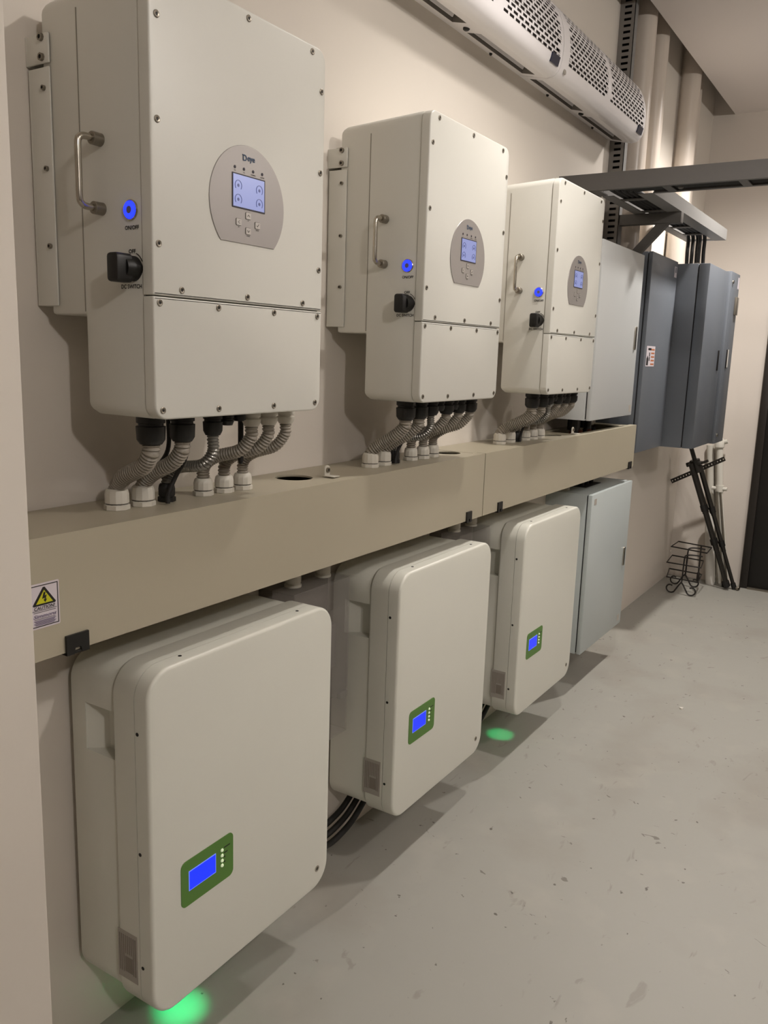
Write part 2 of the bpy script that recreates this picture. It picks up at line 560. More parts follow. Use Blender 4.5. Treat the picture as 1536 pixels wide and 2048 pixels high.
        outer = rr(-0.0068, 0.0068, -0.0058, 0.0058, 0.0018, 2)
        flat(b3, outer, (kx, yf + 0.0004, kz), FX, FU, 0.0008)
        finish('key_rim', b3, SEAM, pan)
        text('lettering', nm, (kx, yf, kz - 0.0078), FX, SEAM, pan, height=0.0018)
        b4 = bmesh.new()
        if nm in ('UP', 'DOWN'):
            s = 1 if nm == 'UP' else -1
            path = [(kx - 0.0028, yf - 0.0014, kz - 0.0014 * s), (kx, yf - 0.0014, kz + 0.002 * s), (kx + 0.0028, yf - 0.0014, kz - 0.0014 * s)]
        elif nm == 'ESC':
            path = [(kx + 0.002, yf - 0.0014, kz + 0.0024), (kx - 0.0022, yf - 0.0014, kz), (kx + 0.002, yf - 0.0014, kz - 0.0024)]
        else:
            path = [(kx + 0.0028, yf - 0.0014, kz + 0.0026), (kx - 0.001, yf - 0.0014, kz - 0.0022), (kx - 0.0026, yf - 0.0014, kz)]
        tube(b4, path, 0.0004, 4)
        finish('key_mark', b4, SEAM, pan)
    text('logo', 'D', (0.2012, yf, 0.4252), FX, LOGO, pan, width=0.0098, height=0.0098)
    bx('logo', (0.1950, yf - 0.0007, 0.4290), (0.1972, yf - 0.0002, 0.4301), LOGO, pan)
    text('logo', 'eye', (0.2168, yf, 0.4235), FX, LOGO, pan, width=0.0185, height=0.0094)
    # handle
    hd = bmesh.new()
    ya = -0.168
    path = [(-0.012, ya, 0.421), (-0.030, ya, 0.421), (-0.0385, ya, 0.4175), (-0.042, ya, 0.409), (-0.042, ya, 0.370), (-0.042, ya, 0.332), (-0.0385, ya, 0.3235), (-0.030, ya, 0.320), (-0.012, ya, 0.320)]
    tube(hd, catmull(path, 6), 0.0052, 12)
    h = finish('handle', hd, CHROME, t)
    for z in (0.421, 0.320):
        b2 = bmesh.new()
        lathe(b2, (0.0, ya, z), (-1, 0, 0), [(0.0098, 0), (0.0098, 0.017), (0.0088, 0.018), (0.0052, 0.018), (0, 0.018)], 16)
        finish('handle_boss', b2, STEEL, h)
    # illuminated button
    yb, zb = -0.233, 0.315
    b2 = bmesh.new()
    lathe(b2, (0.001, yb, zb), (-1, 0, 0), [(0.0152, 0), (0.0152, 0.003), (0.0138, 0.0042), (0.013, 0.003), (0, 0.003)], 24)
    pb = finish('power_button', b2, CHROME, t)
    b2 = bmesh.new()
    lathe(b2, (-0.0015, yb, zb), (-1, 0, 0), [(0.0128, 0), (0.0128, 0.0025), (0.0118, 0.0035), (0.0058, 0.0035), (0.0058, 0)], 24)
    tag(finish('light_ring', b2, BLUE, pb), 'glowing blue ring')
    b2 = bmesh.new()
    lathe(b2, (-0.0015, yb, zb), (-1, 0, 0), [(0.0056, 0), (0.0056, 0.0034), (0, 0.0036)], 16)
    finish('button_centre', b2, BTNC, pb)
    text('lettering', 'ON/OFF', (0, -0.2345, 0.2895), SX, INK, t, width=0.031, height=0.0062)
    # rotary switch
    yk, zk = -0.236, 0.229
    b2 = bmesh.new()
    lathe(b2, (0.001, yk, zk), (-1, 0, 0), [(0.0190, 0), (0.0190, 0.006), (0.0180, 0.009), (0.0172, 0.026), (0, 0.026)], 24)
    kn = finish('rotary_switch', b2, BLACKP, t)
    b2 = bmesh.new()
    prism(b2, [(-0.014, yk + a, zk + b) for a, b in rr(-0.0125, 0.0125, -0.0220, 0.0205, 0.006, 3)], (-0.028, 0, 0), 0.0035, 0, 2, True)
    finish('switch_grip', b2, BLACKP, kn)
    text('lettering', 'OFF', (0, -0.234, 0.2548), SX, INK, t, width=0.0155, height=0.0062)
    text('lettering', 'ON', (0, -0.2555, 0.229), SX, INK, t, width=0.0098, height=0.0062)
    text('lettering', 'DC SWITCH', (0, -0.2305, 0.2028), SX, INK, t, width=0.046, height=0.0064)
    b2 = bmesh.new()
    tube(b2, [(-0.0004, yk - 0.0215 * math.cos(a), zk + 0.0235 * math.sin(a)) for a in [math.radians(72 - 46 * i / 8) for i in range(9)]], 0.0006, 4)
    finish('lettering', b2, INK, t)
    # wall bracket
    b2 = bmesh.new()
    box(b2, (-0.005, -0.057, 0.546), (-0.001, -0.004, 0.590), 0.0015)
    box(b2, (-0.005, -0.006, 0.546), (0.05, 0.0, 0.590), 0.001)
    br = finish('wall_bracket', b2, WHITE, t)
    b2 = bmesh.new()
    box(b2, (-0.004, -0.056, 0.174), (-0.0005, -0.006, 0.541), 0.0014)
    box(b2, (-0.004, -0.009, 0.174), (0.04, -0.004, 0.541), 0.001)
    sp = finish('side_plate', b2, WHITE, t)
    for i, (y, z) in enumerate(((-0.042, 0.584), (-0.042, 0.555), (-0.043, 0.51), (-0.043, 0.389), (-0.044, 0.269))):
        b2 = bmesh.new()
        rad = 0.0062 if i < 2 else 0.0042
        X0 = -0.005 if i < 2 else -0.004
        lathe(b2, (X0, y, z), (-1, 0, 0), [(rad, 0), (rad, 0.0045), (rad * 0.55, 0.0045), (rad * 0.5, 0.003), (0, 0.003)], 8, mis=[0, 0, 1, 1])
        finish('bolt', b2, [STEEL, DKSTEEL], br if i < 2 else sp)
    return t
INVX = (0.912, 1.727, 2.521)
inv0 = make_inverter()
inverters = [inv0, copy_tree(inv0), copy_tree(inv0)]
for o, x, l in zip(inverters, INVX, ('white inverter nearest the camera, top cut off by the frame', 'white inverter in the middle of the three upper boxes', 'white inverter farthest away, beside the pale upper cabinet')):
    o.location.x = x
    o['label'] = l

# black glands under each inverter (parts), hoses and cables (things of their own)
def under_gland(root, x, r, L, m=BLACKP, y=-0.2):
    bm = bmesh.new()
    lx = x - root.location.x
    lathe(bm, (lx, y, 0.002), (0, 0, -1), [(r * 1.05, 0), (r * 1.05, 0.014), (r * 0.92, 0.015), (r * 0.92, 0.019), (r * 1.08, 0.020), (r * 1.04, L - 0.008), (r * 0.8, L), (0, L)], 14)
    return finish('cable_gland', bm, m, root)
def hose(name, top, bot, r, label, m=HOSE, gm=GLAND, mid=None, gr=0.019, gh=0.034, group='corrugated hoses below the inverters'):
    """flexible conduit with its threaded gland on the trunking"""
    zt = -0.1735
    t = thing(name, (bot[0], bot[1], zt), label, 'hose', group)
    o = Vector((bot[0], bot[1], zt))
    bm = bmesh.new()
    T = Vector(top)
    Bp = Vector((bot[0], bot[1], zt + gh - 0.004))
    dz = T.z - Bp.z
    if mid is None:
        mid = [T + Vector((0, 0, -0.22 * dz)), T.lerp(Bp, 0.5) + Vector((0, 0, -0.0 * dz)), Bp + Vector((0.02 * (1 if T.x > Bp.x else -1), -0.01, 0.2 * dz))]
    pts = [T] + [T - Vector((0, 0, 0.008))] + [Vector(p) for p in mid] + [Bp]
    hose_mesh(bm, [p - o for p in pts], r, 0.0060 if r > 0.008 else 0.004)
    finish('hose', bm, m, t)
    bm = bmesh.new()
    lathe(bm, (0, 0, 0), (0, 0, 1), [(gr * 1.12, 0), (gr * 1.12, 0.008), (gr * 1.0, 0.0092), (gr * 0.95, 0.0092)], 8, mi=0)
    finish('gland_base', bm, gm, t, ang=25)
    bm = bmesh.new()
    lathe(bm, (0, 0, 0), (0, 0, 1), [(gr * 0.95, 0.009), (gr * 0.95, 0.0112)], 16, mi=0)
    finish('gland_groove', bm, GLANDD if gm is GLAND else gm, t)
    bm = bmesh.new()
    lathe(bm, (0, 0, 0), (0, 0, 1), [(gr * 0.9, 0.0112), (gr * 1.03, 0.0115), (gr * 1.03, gh - 0.010), (gr * 0.94, gh - 0.003), (gr * 0.8, gh), (r * 0.9, gh)], 12)
    finish('gland_nut', bm, gm, t, ang=28)
    return t
ORD = ('first', 'second', 'third', 'fourth', 'fifth', 'sixth')
WHERE = ('nearest inverter', 'middle inverter', 'farthest inverter')
sets = [
    # (top x, bottom x, bottom y, radius, kind)
    [(0.972, 0.985, -0.095, 0.0145, 'g'), (1.043, 1.040, -0.100, 0.0135, 'g'), (1.118, 1.098, -0.100, 0.0105, 'm'), (1.223, 1.192, -0.102, 0.0122, 'g'), (1.273, 1.247, -0.106, 0.0118, 'g'), (1.326, 1.300, -0.108, 0.0112, 'g')],
    [(1.798, 1.777, -0.112, 0.0150, 'g'), (1.866, 1.838, -0.112, 0.0140, 'g'), (1.925, 1.895, -0.110, 0.0100, 'm'), (2.010, 1.979, -0.112, 0.0125, 'g'), (2.081, 2.035, -0.118, 0.0125, 'g'), (2.150, 2.092, -0.117, 0.0125, 'g')],
    [(2.605, 2.575, -0.104, 0.0165, 'g'), (2.690, 2.655, -0.104, 0.0140, 'g'), (2.745, 2.705, -0.110, 0.0100, 'm'), (2.830, 2.770, -0.112, 0.0125, 'g'), (2.905, 2.830, -0.116, 0.0125, 'g'), (2.975, 2.890, -0.118, 0.0125, 'g')],
]
for k, (root, hs) in enumerate(zip(inverters, sets)):
    for i, (tx, bx_, by, r, kd) in enumerate(hs):
        white_top = (k == 0 and i >= 3)
        L = 0.050 if i < 2 else (0.034 if white_top else 0.044)
        gr_t = 0.023 if i == 0 else (0.021 if i == 1 else (0.017 if k == 0 else 0.0195))
        under_gland(root, tx, gr_t, L, GLAND if white_top else BLACKP)
        gm = BLACKP if kd == 'm' else GLAND
        T = Vector((tx, -0.2, -L + 0.0008))
        B = Vector((bx_, by, -0.1735))
        if kd == 'm':
            mid = [(tx, -0.199, -0.075), (tx - 0.008, -0.180, -0.098), (bx_ + 0.012, by - 0.025, -0.108), (bx_ + 0.002, by - 0.004, -0.122)]
        elif i < 2:
            mid = [(tx, -0.197, -0.066), (tx * 0.72 + bx_ * 0.28, -0.176, -0.088), (tx * 0.35 + bx_ * 0.65, by - 0.028, -0.112), (bx_, by - 0.006, -0.130)]
        else:
            mid = [(tx, -0.198, -0.054), (tx * 0.7 + bx_ * 0.3, -0.178, -0.080), (tx * 0.3 + bx_ * 0.7, by - 0.025, -0.096), (bx_, by - 0.003, -0.116)]
        kind = 'metal corrugated hose ending in a black gland' if kd == 'm' else 'grey corrugated hose with a pale gland'
        hose('corrugated_hose', T, (bx_, by), r, '%s under the %s, %s from the left' % (kind, WHERE[k], ORD[i]), HOSEM if kd == 'm' else HOSE, gm, mid,
             gr=0.0205 if i < 2 else (0.015 if kd == 'm' else 0.0185), gh=0.037 if i < 2 else 0.034)
    # capped ports, antenna and thin black cables
    x0 = root.location.x
    if k == 0:
        under_gland(root, 1.155, 0.013, 0.028)
        under_gland(root, 1.188, 0.012, 0.022)
    for px_ in ((), (1.966, 2.045), (2.786, 2.868))[k]:
        under_gland(root, px_, 0.0165, 0.034)
    ant = bmesh.new()
    ax = (1.248, 2.012, 2.795)[k] - x0
    cyl(ant, (ax, -0.15, 0.002), (ax, -0.15, -0.02), 0.010, n=14)
    cyl(ant, (ax, -0.15, -0.02), (ax, -0.15, -0.105 if k == 0 else -0.095), 0.0055, n=12)
    cyl(ant, (ax, -0.15, -0.105 if k == 0 else -0.095), (ax, -0.15, -0.112 if k == 0 else -0.10), 0.0055, 0.003, n=12)
    tag(finish('antenna', ant, BLACKR, root), 'short black antenna')
    a = sets[k]
    c1 = tub('power_cable', [(a[2][0] - 0.036, -0.172, -0.001), (a[2][0] - 0.035, -0.172, -0.055), (a[2][0] - 0.036, -0.166, -0.085), (a[2][1] - 0.012, -0.138, -0.120), (a[1][1] + 0.035, -0.130, -0.152), (a[1][1] + 0.032, -0.130, -0.1715)], 0.0042, BLACKR, None)
    tag(c1, 'thin black cable drooping beside the metal hose below the %s' % WHERE[k], 'cable', 'thin black cables under the inverters')
    c2 = tub('power_cable', [(a[1][0] + 0.018, -0.146, -0.002), (a[1][0] + 0.016, -0.146, -0.070), (a[1][1] + 0.035, -0.085, -0.120), (a[1][1] + 0.032, -0.06, -0.150), (a[1][1] + 0.034, -0.06, -0.172)], 0.0042, BLACKR, None)
    tag(c2, 'thin black cable running behind the second hose below the %s' % WHERE[k], 'cable', 'thin black cables under the inverters')

# ------------------------------------------------------------------ cable trunking
TZ0, TZ1, TY = -0.360, -0.174, -0.203
def trunking(x0, x1, holes, rects, clips, tabs, label):
    t = thing('cable_trunking', ((x0 + x1) / 2, 0, TZ0), label, 'trunking', 'cream cable trunking sections')
    o = Vector(t.location)
    def P(a): return (a[0] - o.x, a[1], a[2] - o.z)
    bm = bmesh.new()
    box(bm, P((x0, -0.004, TZ0)), P((x1, 0.0, TZ1 - 0.002)))
    box(bm, P((x0, -0.168, TZ0)), P((x1, -0.004, TZ0 + 0.003)))
    box(bm, P((x0, -0.168, TZ0 + 0.003)), P((x0 + 0.003, -0.004, TZ1 - 0.004)))
    box(bm, P((x1 - 0.003, -0.168, TZ0 + 0.003)), P((x1, -0.004, TZ1 - 0.004)))
    finish('channel', bm, TRUNK, t, smooth=False)
    bm = bmesh.new()
    outer = [(x0 - o.x, -0.1685), (x1 - o.x, -0.1685), (x1 - o.x, -0.004), (x0 - o.x, -0.004)]
    hl = [ring_pts(hx - o.x, hy, hr) for hx, hy, hr in holes] + [[(a - o.x, c), (b - o.x, c), (b - o.x, d_), (a - o.x, d_)] for a, b, c, d_ in rects]
    plate_with_holes(bm, outer, hl, TZ1 - 0.004 - o.z, TZ1 - o.z)
    finish('top_plate', bm, TRUNK, t, smooth=False)
    bm = bmesh.new()
    prof = [(-0.1725, TZ1 + 0.0030), (-0.1725, TZ1 - 0.0012), (TY + 0.003, TZ1 - 0.0012), (TY + 0.003, TZ0 + 0.002), (-0.168, TZ0 + 0.002), (-0.168, TZ0 - 0.0015), (TY, TZ0 - 0.0015), (TY, TZ1 + 0.0030)]
    prism(bm, [P((x0, y, z)) for y, z in prof], (x1 - x0, 0, 0))
    finish('front_cover', bm, TRUNK, t, smooth=False)
    bx('inner_shade_block', P((x0 + 0.004, -0.165, TZ0 + 0.004)), P((x1 - 0.004, -0.006, TZ0 + 0.06)), TRUNKIN, t)  # added block, painted dark as the shade inside the channel
    for (cx, wd) in clips:
        bm = bmesh.new()
        h = 0.026
        pts = [(-wd, -0.006), (-wd * 0.35, -0.006), (-wd * 0.25, 0.004), (wd * 0.25, 0.004), (wd * 0.35, -0.006), (wd, -0.006), (wd, h), (-wd, h)]
        prism(bm, [P((cx + a, TY - 0.0002, TZ0 + b)) for a, b in pts], (0, -0.0045, 0))
        box(bm, P((cx - wd, TY - 0.003, TZ0 - 0.006)), P((cx + wd, TY + 0.02, TZ0 - 0.0016)))
        finish('latch_clip', bm, BLACKP, t)
    for (tx, ty) in tabs:
        bm = bmesh.new()
        box(bm, P((tx - 0.012, ty - 0.028, TZ1 + 0.0030)), P((tx + 0.012, ty + 0.004, TZ1 + 0.0048)), 0.0006)
        prism(bm, [P((tx + a, ty + 0.002, TZ1 + 0.002 + b)) for a, b in rr(-0.010, 0.010, 0, 0.026, (0, 0, 0.009, 0.009), 4)], (0, -0.003, 0))
        tb = finish('lock_tab', bm, GLAND, t)
        bm = bmesh.new()
        lathe(bm, P((tx, ty - 0.001, TZ1 + 0.017)), (0, -1, 0), [(0.006, 0), (0.006, 0.004), (0.003, 0.004), (0.003, 0.003), (0, 0.003)], 12, mis=[0, 0, 1, 1])
        finish('bolt', bm, [STEEL, DKSTEEL], tb)
    return t
tA = trunking(0.7045, 2.2625, [(1.50, -0.085, 0.043), (2.215, -0.1, 0.040)], [], [(0.808, 0.021), (2.170, 0.016)], [(1.560, -0.135)],
              'long cream trunking section with a caution label, nearest the pillar')
tB = trunking(2.2665, 3.834, [(3.045, -0.105, 0.038)], [(3.17, 3.76, -0.150, -0.030)], [(2.385, 0.016), (3.775, 0.022)], [(3.150, -0.150)],
              'shorter cream trunking section below the pale upper cabinet')
# caution label (part of the first section)
o = Vector(tA.location)
lx, lz = 0.7535, -0.275
O = (lx - o.x, TY, lz - o.z)
bm = bmesh.new()
flat(bm, rr(-0.0265, 0.0265, -0.035, 0.035, 0.002, 3), O, FX, FU, 0.0006)
lab = tag(finish('caution_label', bm, LABELW, tA), 'white caution sticker with a yellow warning triangle')
bm = bmesh.new()
for (a, b, c, d_) in ((-0.0242, 0.0242, 0.0310, 0.0322), (-0.0242, 0.0242, -0.0322, -0.0310), (-0.0242, -0.0230, -0.0318, 0.0318), (0.0230, 0.0242, -0.0318, 0.0318)):
    flat(bm, [(a, c), (b, c), (b, d_), (a, d_)], O, FX, FU, 0.0004, 0, 0.0007)
flat(bm, [(-0.0185, 0.0005), (0.0185, 0.0005), (0.0200, 0.0025), (0.0015, 0.0285), (-0.0015, 0.0285), (-0.0200, 0.0025)], O, FX, FU, 0.0003, 0, 0.0007)
finish('printed_border', bm, INK, lab, smooth=False)
bm = bmesh.new()
flat(bm, [(-0.0145, 0.0035), (0.0145, 0.0035), (0.0, 0.0240)], O, FX, FU, 0.0003, 0, 0.0011)
finish('warning_triangle', bm, YELLOW, lab, smooth=False)
bm = bmesh.new()
flat(bm, [(-0.0010, 0.0205), (0.0022, 0.0205), (0.0005, 0.0148), (0.0038, 0.0160), (0.0018, 0.0092), (0.0042, 0.0095), (0.0010, 0.0046), (-0.0018, 0.0092), (-0.0002, 0.0092), (0.0004, 0.0118), (-0.0040, 0.0105)], O, FX, FU, 0.0003, 0, 0.0015)
finish('lightning_arrow', bm, INK, lab, smooth=False)
text('lettering', 'CAUTION!', (O[0], O[1], O[2] - 0.0030), FX, INK, lab, width=0.036, height=0.0052, off=0.0012, shear=0.15)
text('lettering', 'Simmons', (O[0], O[1], O[2] - 0.0155), FX, PURPLE, lab, width=0.040, height=0.0058, off=0.0012, shear=0.3)
bm = bmesh.new()
for zz, ww, hh in ((-0.0072, 0.021, 0.0006), (-0.0098, 0.019, 0.0006), (-0.0205, 0.018, 0.0006)):
    flat(bm, [(-ww, zz), (ww, zz), (ww, zz + hh), (-ww, zz + hh)], O, FX, FU, 0.0003, 0, 0.0008)
finish('printed_rule', bm, INK, lab, smooth=False)
bm = bmesh.new()
for i in range(6):
    zz = -0.0228 - i * 0.0014
    ww = 0.019 - 0.0015 * (i % 3)
    flat(bm, [(-ww, zz), (ww, zz), (ww, zz + 0.0008), (-ww, zz + 0.0008)], O, FX, FU, 0.0003, 0, 0.0008)
finish('fine_print', bm, PURPLE, lab, smooth=False)

# ------------------------------------------------------------------ wall batteries
BX = (0.923, 1.749, 2.546)
BW, BH, BZ, BY = 0.5374, 0.6826, -1.1184, -0.232
def make_battery():
    t = thing('wall_battery', (BX[0], 0, BZ), '', 'battery', 'white wall batteries')
    bm = bmesh.new()
    ins = 0.006
    prism(bm, [(x, -0.020, z) for x, z in rr(ins, BW - ins, ins, BH - ins, 0.052, 8)], (0, -0.125, 0), 0.003, 0, 2)
    rear = finish('rear_case', bm, BATT, t, ang=30)
    cutters = []
    for s in (0, 1):
        b2 = bmesh.new()
        X = (lambda v: v) if s == 0 else (lambda v: BW - v)
        prism(b2, [(X(ins - 0.01), -0.060, 0.497), (X(ins + 0.002), -0.060, 0.497), (X(ins + 0.028), -0.092, 0.497), (X(ins + 0.028), -0.1385, 0.497), (X(ins - 0.01), -0.1385, 0.497)], (0, 0, 0.092))
        cutters.append(finish('c', b2, BATT))
    for c in cutters:
        c.parent = t
    bpy.context.view_layer.update()
    boolean(rear, cutters)
    bm = bmesh.new()
    prism(bm, [(x, -0.1975, z) for x, z in rr(0, BW, 0, BH, 0.055, 10)], (0, 0.0565, 0), 0.006, 0, 4, True)
    finish('shell', bm, BATT, t, ang=30)
    bm = bmesh.new()
    prism(bm, [(x, -0.195, z) for x, z in rr(0.003, BW - 0.003, 0.003, BH - 0.003, 0.052, 10)], (0, -0.006, 0))
    finish('shell_seam', bm, SEAML, t, ang=30)
    bm = bmesh.new()
    prism(bm, [(x, -0.1988, z) for x, z in rr(0, BW, 0, BH, 0.055, 10)], (0, BY + 0.1988, 0), 0.007, 0, 4, True)
    fc = finish('front_cover', bm, BATT, t, ang=30)
    # little screws round the rim
    smd = None
    for (p, ax) in [((0.0, -0.205, z), (-1, 0, 0)) for z in (0.106, 0.337, 0.568)] + [((x, -0.207, BH), (0, 0, 1)) for x in (0.10, 0.44)]:
        b2 = bmesh.new()
        lathe(b2, p, ax, [(0.0036, -0.0005), (0.0036, 0.0006), (0, 0.0006)], 10)
        finish('screw', b2, DKSTEEL, fc)
    b2 = bmesh.new()
    lathe(b2, (0.495, BY, 0.049), (0, -1, 0), [(0.0075, -0.0005), (0.0075, 0.001), (0.0045, 0.0012), (0.004, 0.0006), (0, 0.0006)], 16, mis=[0, 0, 1, 1])
    finish('cover_lock', b2, [CHROME, SEAM], fc)
    # green display film
    b2 = bmesh.new()
    prism(b2, [(x, BY, z) for x, z in rr(0.0705, 0.211, 0.195, 0.289, 0.012, 5)], (0, -0.0012, 0))
    pn = tag(finish('display_panel', b2, GREENP, t), 'green display film with a lit blue screen')
    bx('screen_rim', (0.0895, BY - 0.0018, 0.2245), (0.1615, BY - 0.001, 0.2655), BLUEF, pn)
    bx('screen', (0.0912, BY - 0.0022, 0.2262), (0.1598, BY - 0.0015, 0.2638), BLUES, pn)
    for i, z in enumerate((0.263, 0.2515, 0.2405, 0.2300)):
        b2 = bmesh.new()
        lathe(b2, (0.1788, BY - 0.001, z), (0, -1, 0), [(0.0036, 0), (0.0036, 0.001), (0.0026, 0.0026), (0, 0.0032)], 12)
        finish('indicator_light', b2, LEDW, pn)
        if i < 2:
            b3 = bmesh.new()
            wds = (0.017, 0.010)[i]
            flat(b3, [(0, 0), (wds, 0), (wds, 0.0024), (0, 0.0024)], (0.1845, BY - 0.0012, z + 0.0015), FX, FU, 0.0003)
            finish('lettering', b3, INK, pn)
        elif i < 4:
            b3 = bmesh.new()
            flat(b3, [(0, 0), (0.0035, 0), (0.0035, 0.003), (0, 0.003)], (0.1845, BY - 0.0012, z + 0.0035), FX, FU, 0.0003)
            finish('lettering', b3, INK, pn)
    # rating plate on the left side of the shell
    b2 = bmesh.new()
    flat(b2, [(0.139, 0.064), (0.191, 0.064), (0.191, 0.164), (0.139, 0.164)], (0.0002, 0, 0), SX, FU, 0.0008)
    rp = tag(finish('rating_plate', b2, RATING, t), 'grey rating plate with rows of fine print')
    b2 = bmesh.new()
    for i in range(9):
        y = 0.143 + i * 0.0052
        if i < 3 or i > 6:
            z0, z1 = 0.078, 0.156
        else:
            z0, z1 = 0.118, 0.156
        flat(b2, [(y, z0), (y + 0.0022, z0), (y + 0.0022, z1), (y, z1)], (0, 0, 0), SX, FU, 0.0003, 0, 0.0008)
    flat(b2, [(0.158, 0.080), (0.178, 0.080), (0.178, 0.112), (0.158, 0.112)], (0, 0, 0), SX, FU, 0.0003, 0, 0.0008)
    finish('fine_print', b2, RATINK, rp, smooth=False)
    bx('mounting_plate', (0.08, -0.021, 0.15), (BW - 0.08, 0.0, BH - 0.1), SEAML, t)
    # status light below
    b2 = bmesh.new()
    lathe(b2, (0.185, -0.105, 0.0062), (0, 0, -1), [(0.016, 0), (0.016, 0.004), (0.013, 0.0055), (0, 0.0055)], 16)
    tag(finish('status_light', b2, LEDG, t), 'green status light under the case')
    return t
bat0 = make_battery()
batteries = [bat0, copy_tree(bat0), copy_tree(bat0)]
for i, (o, x, l) in enumerate(zip(batteries, BX, ('large white wall battery in the left foreground, below the nearest inverter', 'white wall battery in the middle of the lower row', 'white wall battery farthest away, beside the lower grey cabinet'))):
    o.location.x = x
    o['label'] = l
    if i == 1:                       # this one is switched off
        for ch in o.children:
            if ch.name.startswith('status_light'):
                ch.data = ch.data.copy()
                ch.data.materials[0] = SEAML
                ch['label'] = 'unlit status light under the case'
        continue
    ld = bpy.data.lights.new('status_glow', 'SPOT')
    ld.energy = (2.4, 0, 1.0)[i]
    ld.color = (0.0, 1.0, 0.30)
    ld.spot_size = math.radians(50 if i == 0 else 40)
    ld.spot_blend = 1.0 if i == 0 else 0.5
    ld.shadow_soft_size = 0.01
    lo = bpy.data.objects.new('status_glow', ld)
    COL.objects.link(lo)
    lo.location = (x + 0.185, -0.105, BZ - 0.004)

# ------------------------------------------------------------------ isolator boxes between the batteries
def isolator(x0, x1, z0, z1, label):
    t = thing('isolator_box', ((x0 + x1) / 2, 0, z0), label, 'box', 'clear plastic isolator boxes')
    hw = (x1 - x0) / 2
    h = z1 - z0
    bx('back_tray', (-hw, -0.045, 0), (hw, 0, h), BACKT, t, 0.004)
    for i in range(5):
        bx('breaker', (-hw + 0.03 + i * 0.036, -0.085, h * 0.42), (-hw + 0.064 + i * 0.036, -0.045, h * 0.70), GLAND if i % 2 else MODULE, t, 0.002)
    bm = bmesh.new()
    for (a, b) in (((-hw, -0.112, 0), (hw, -0.109, h)), ((-hw, -0.109, h - 0.003), (hw, -0.046, h)), ((-hw, -0.109, 0), (hw, -0.046, 0.003)), ((-hw, -0.109, 0.003), (-hw + 0.003, -0.046, h - 0.003)), ((hw - 0.003, -0.109, 0.003), (hw, -0.046, h - 0.003))):
        box(bm, a, b)
    finish('clear_cover', bm, CLEAR, t, smooth=False)
    bm = bmesh.new()
    prism(bm, [(x, -0.1125, z) for x, z in rr(-hw + 0.02, hw - 0.015, h * 0.28, h - 0.07, 0.012, 4)], (0, -0.008, 0), 0.003, 0, 2, True)
    fl = finish('hinged_flap', bm, CLEAR, t)
    bx('flap_catch', (hw - 0.05, -0.126, h * 0.25), (hw - 0.018, -0.1125, h * 0.29), CLEAR, fl, 0.002)
    for gx in (-0.055, 0.065):
        bm = bmesh.new()
        lathe(bm, (gx, -0.06, h), (0, 0, 1), [(0.021, 0), (0.021, 0.006), (0.018, 0.007), (0.018, 0.010), (0.020, 0.011), (0.020, 0.036), (0.016, 0.045), (0.012, 0.047), (0.012, -TZ0 * 0 + (TZ0 - 0.002 - z1)), (0, (TZ0 - 0.002 - z1))], 12)
        finish('cable_gland', bm, GLAND, t)
    return t
isolator(1.475, 1.700, -0.865, -0.445, 'smoked clear isolator box between the nearest and middle batteries')
isolator(2.305, 2.530, -0.865, -0.445, 'smoked clear isolator box between the middle and farthest batteries')
for k, x in enumerate((1.80, 2.62)):
    for j in range(3):
        c = tub('battery_cable', [(x - 0.26 + 0.02 * j, -0.030 - 0.019 * j, -0.868), (x - 0.25 + 0.01 * j, -0.030 - 0.019 * j, -1.02), (x - 0.16, -0.032 - 0.019 * j, -1.165 - 0.012 * j), (x - 0.02, -0.034 - 0.019 * j, -1.172 - 0.012 * j), (x + 0.09 + 0.012 * j, -0.036 - 0.019 * j, -1.115)], 0.0085, BLACKR, None, 10, 10)
        tag(c, 'one of three black battery cables curving under the %s battery' % ('middle', 'farthest')[k], 'cable', 'black cables under the %s battery' % ('middle', 'farthest')[k])

# ------------------------------------------------------------------ cabinets
def cabinet(name, x0, x1, yf, z0, z1, m, label, dt=0.018, handle='flush', flange=0.012, yb=0.0):
    t = thing(name, ((x0 + x1) / 2, 0, z0), label, 'cabinet')
    hw, h = (x1 - x0) / 2, z1 - z0
    bm = bmesh.new()
    box(bm, (-hw, yf + dt + 0.005, 0), (hw, yb, h), 0.002)
    finish('body', bm, m, t)
    bx('door_gasket', (-hw + 0.006, yf + dt - 0.001, 0.006), (hw - 0.006, yf + dt + 0.006, h - 0.006), DKSTEEL, t)
    d_ = bx('door', (-hw, yf, 0), (hw, yf + dt, h), m, t, 0.0025)
    return t, d_, hw, h
# pale upper cabinet
t, dr, hw, h = cabinet('electrical_cabinet', 3.195, 3.745, -0.2, -0.122, 0.561, GREYW, 'pale grey electrical cabinet standing just above the trunking')
def latch(par, x, z, L, y, m=CHROME):
    bm = bmesh.new()
    prism(bm, [(x + a, y, z + b) for a, b in rr(-0.010, 0.010, -L / 2, L / 2, 0.009, 4)], (0, -0.005, 0), 0.001, 0, 1, True)
    q = finish('latch', bm, m, par)
    bx('latch_slot', (x - 0.004, y - 0.0056, z - L * 0.38), (x + 0.004, y - 0.0045, z + L * 0.10), DKSTEEL, q)
    return q
latch(dr, hw - 0.043, 0.332, 0.10, -0.2)
bx('corner_label', (hw - 0.045, -0.2006, 0.015), (hw - 0.02, -0.2, 0.045), RATING, dr)
for gx in (-0.19, -0.14, -0.09, -0.03, 0.03):
    bm = bmesh.new()
    cyl(bm, (gx, -0.09 + 0.02 * math.sin(gx * 40), 0.004), (gx, -0.09 + 0.02 * math.sin(gx * 40), -0.052), 0.016, n=12)
    finish('cable_gland', bm, BLACKP, t)
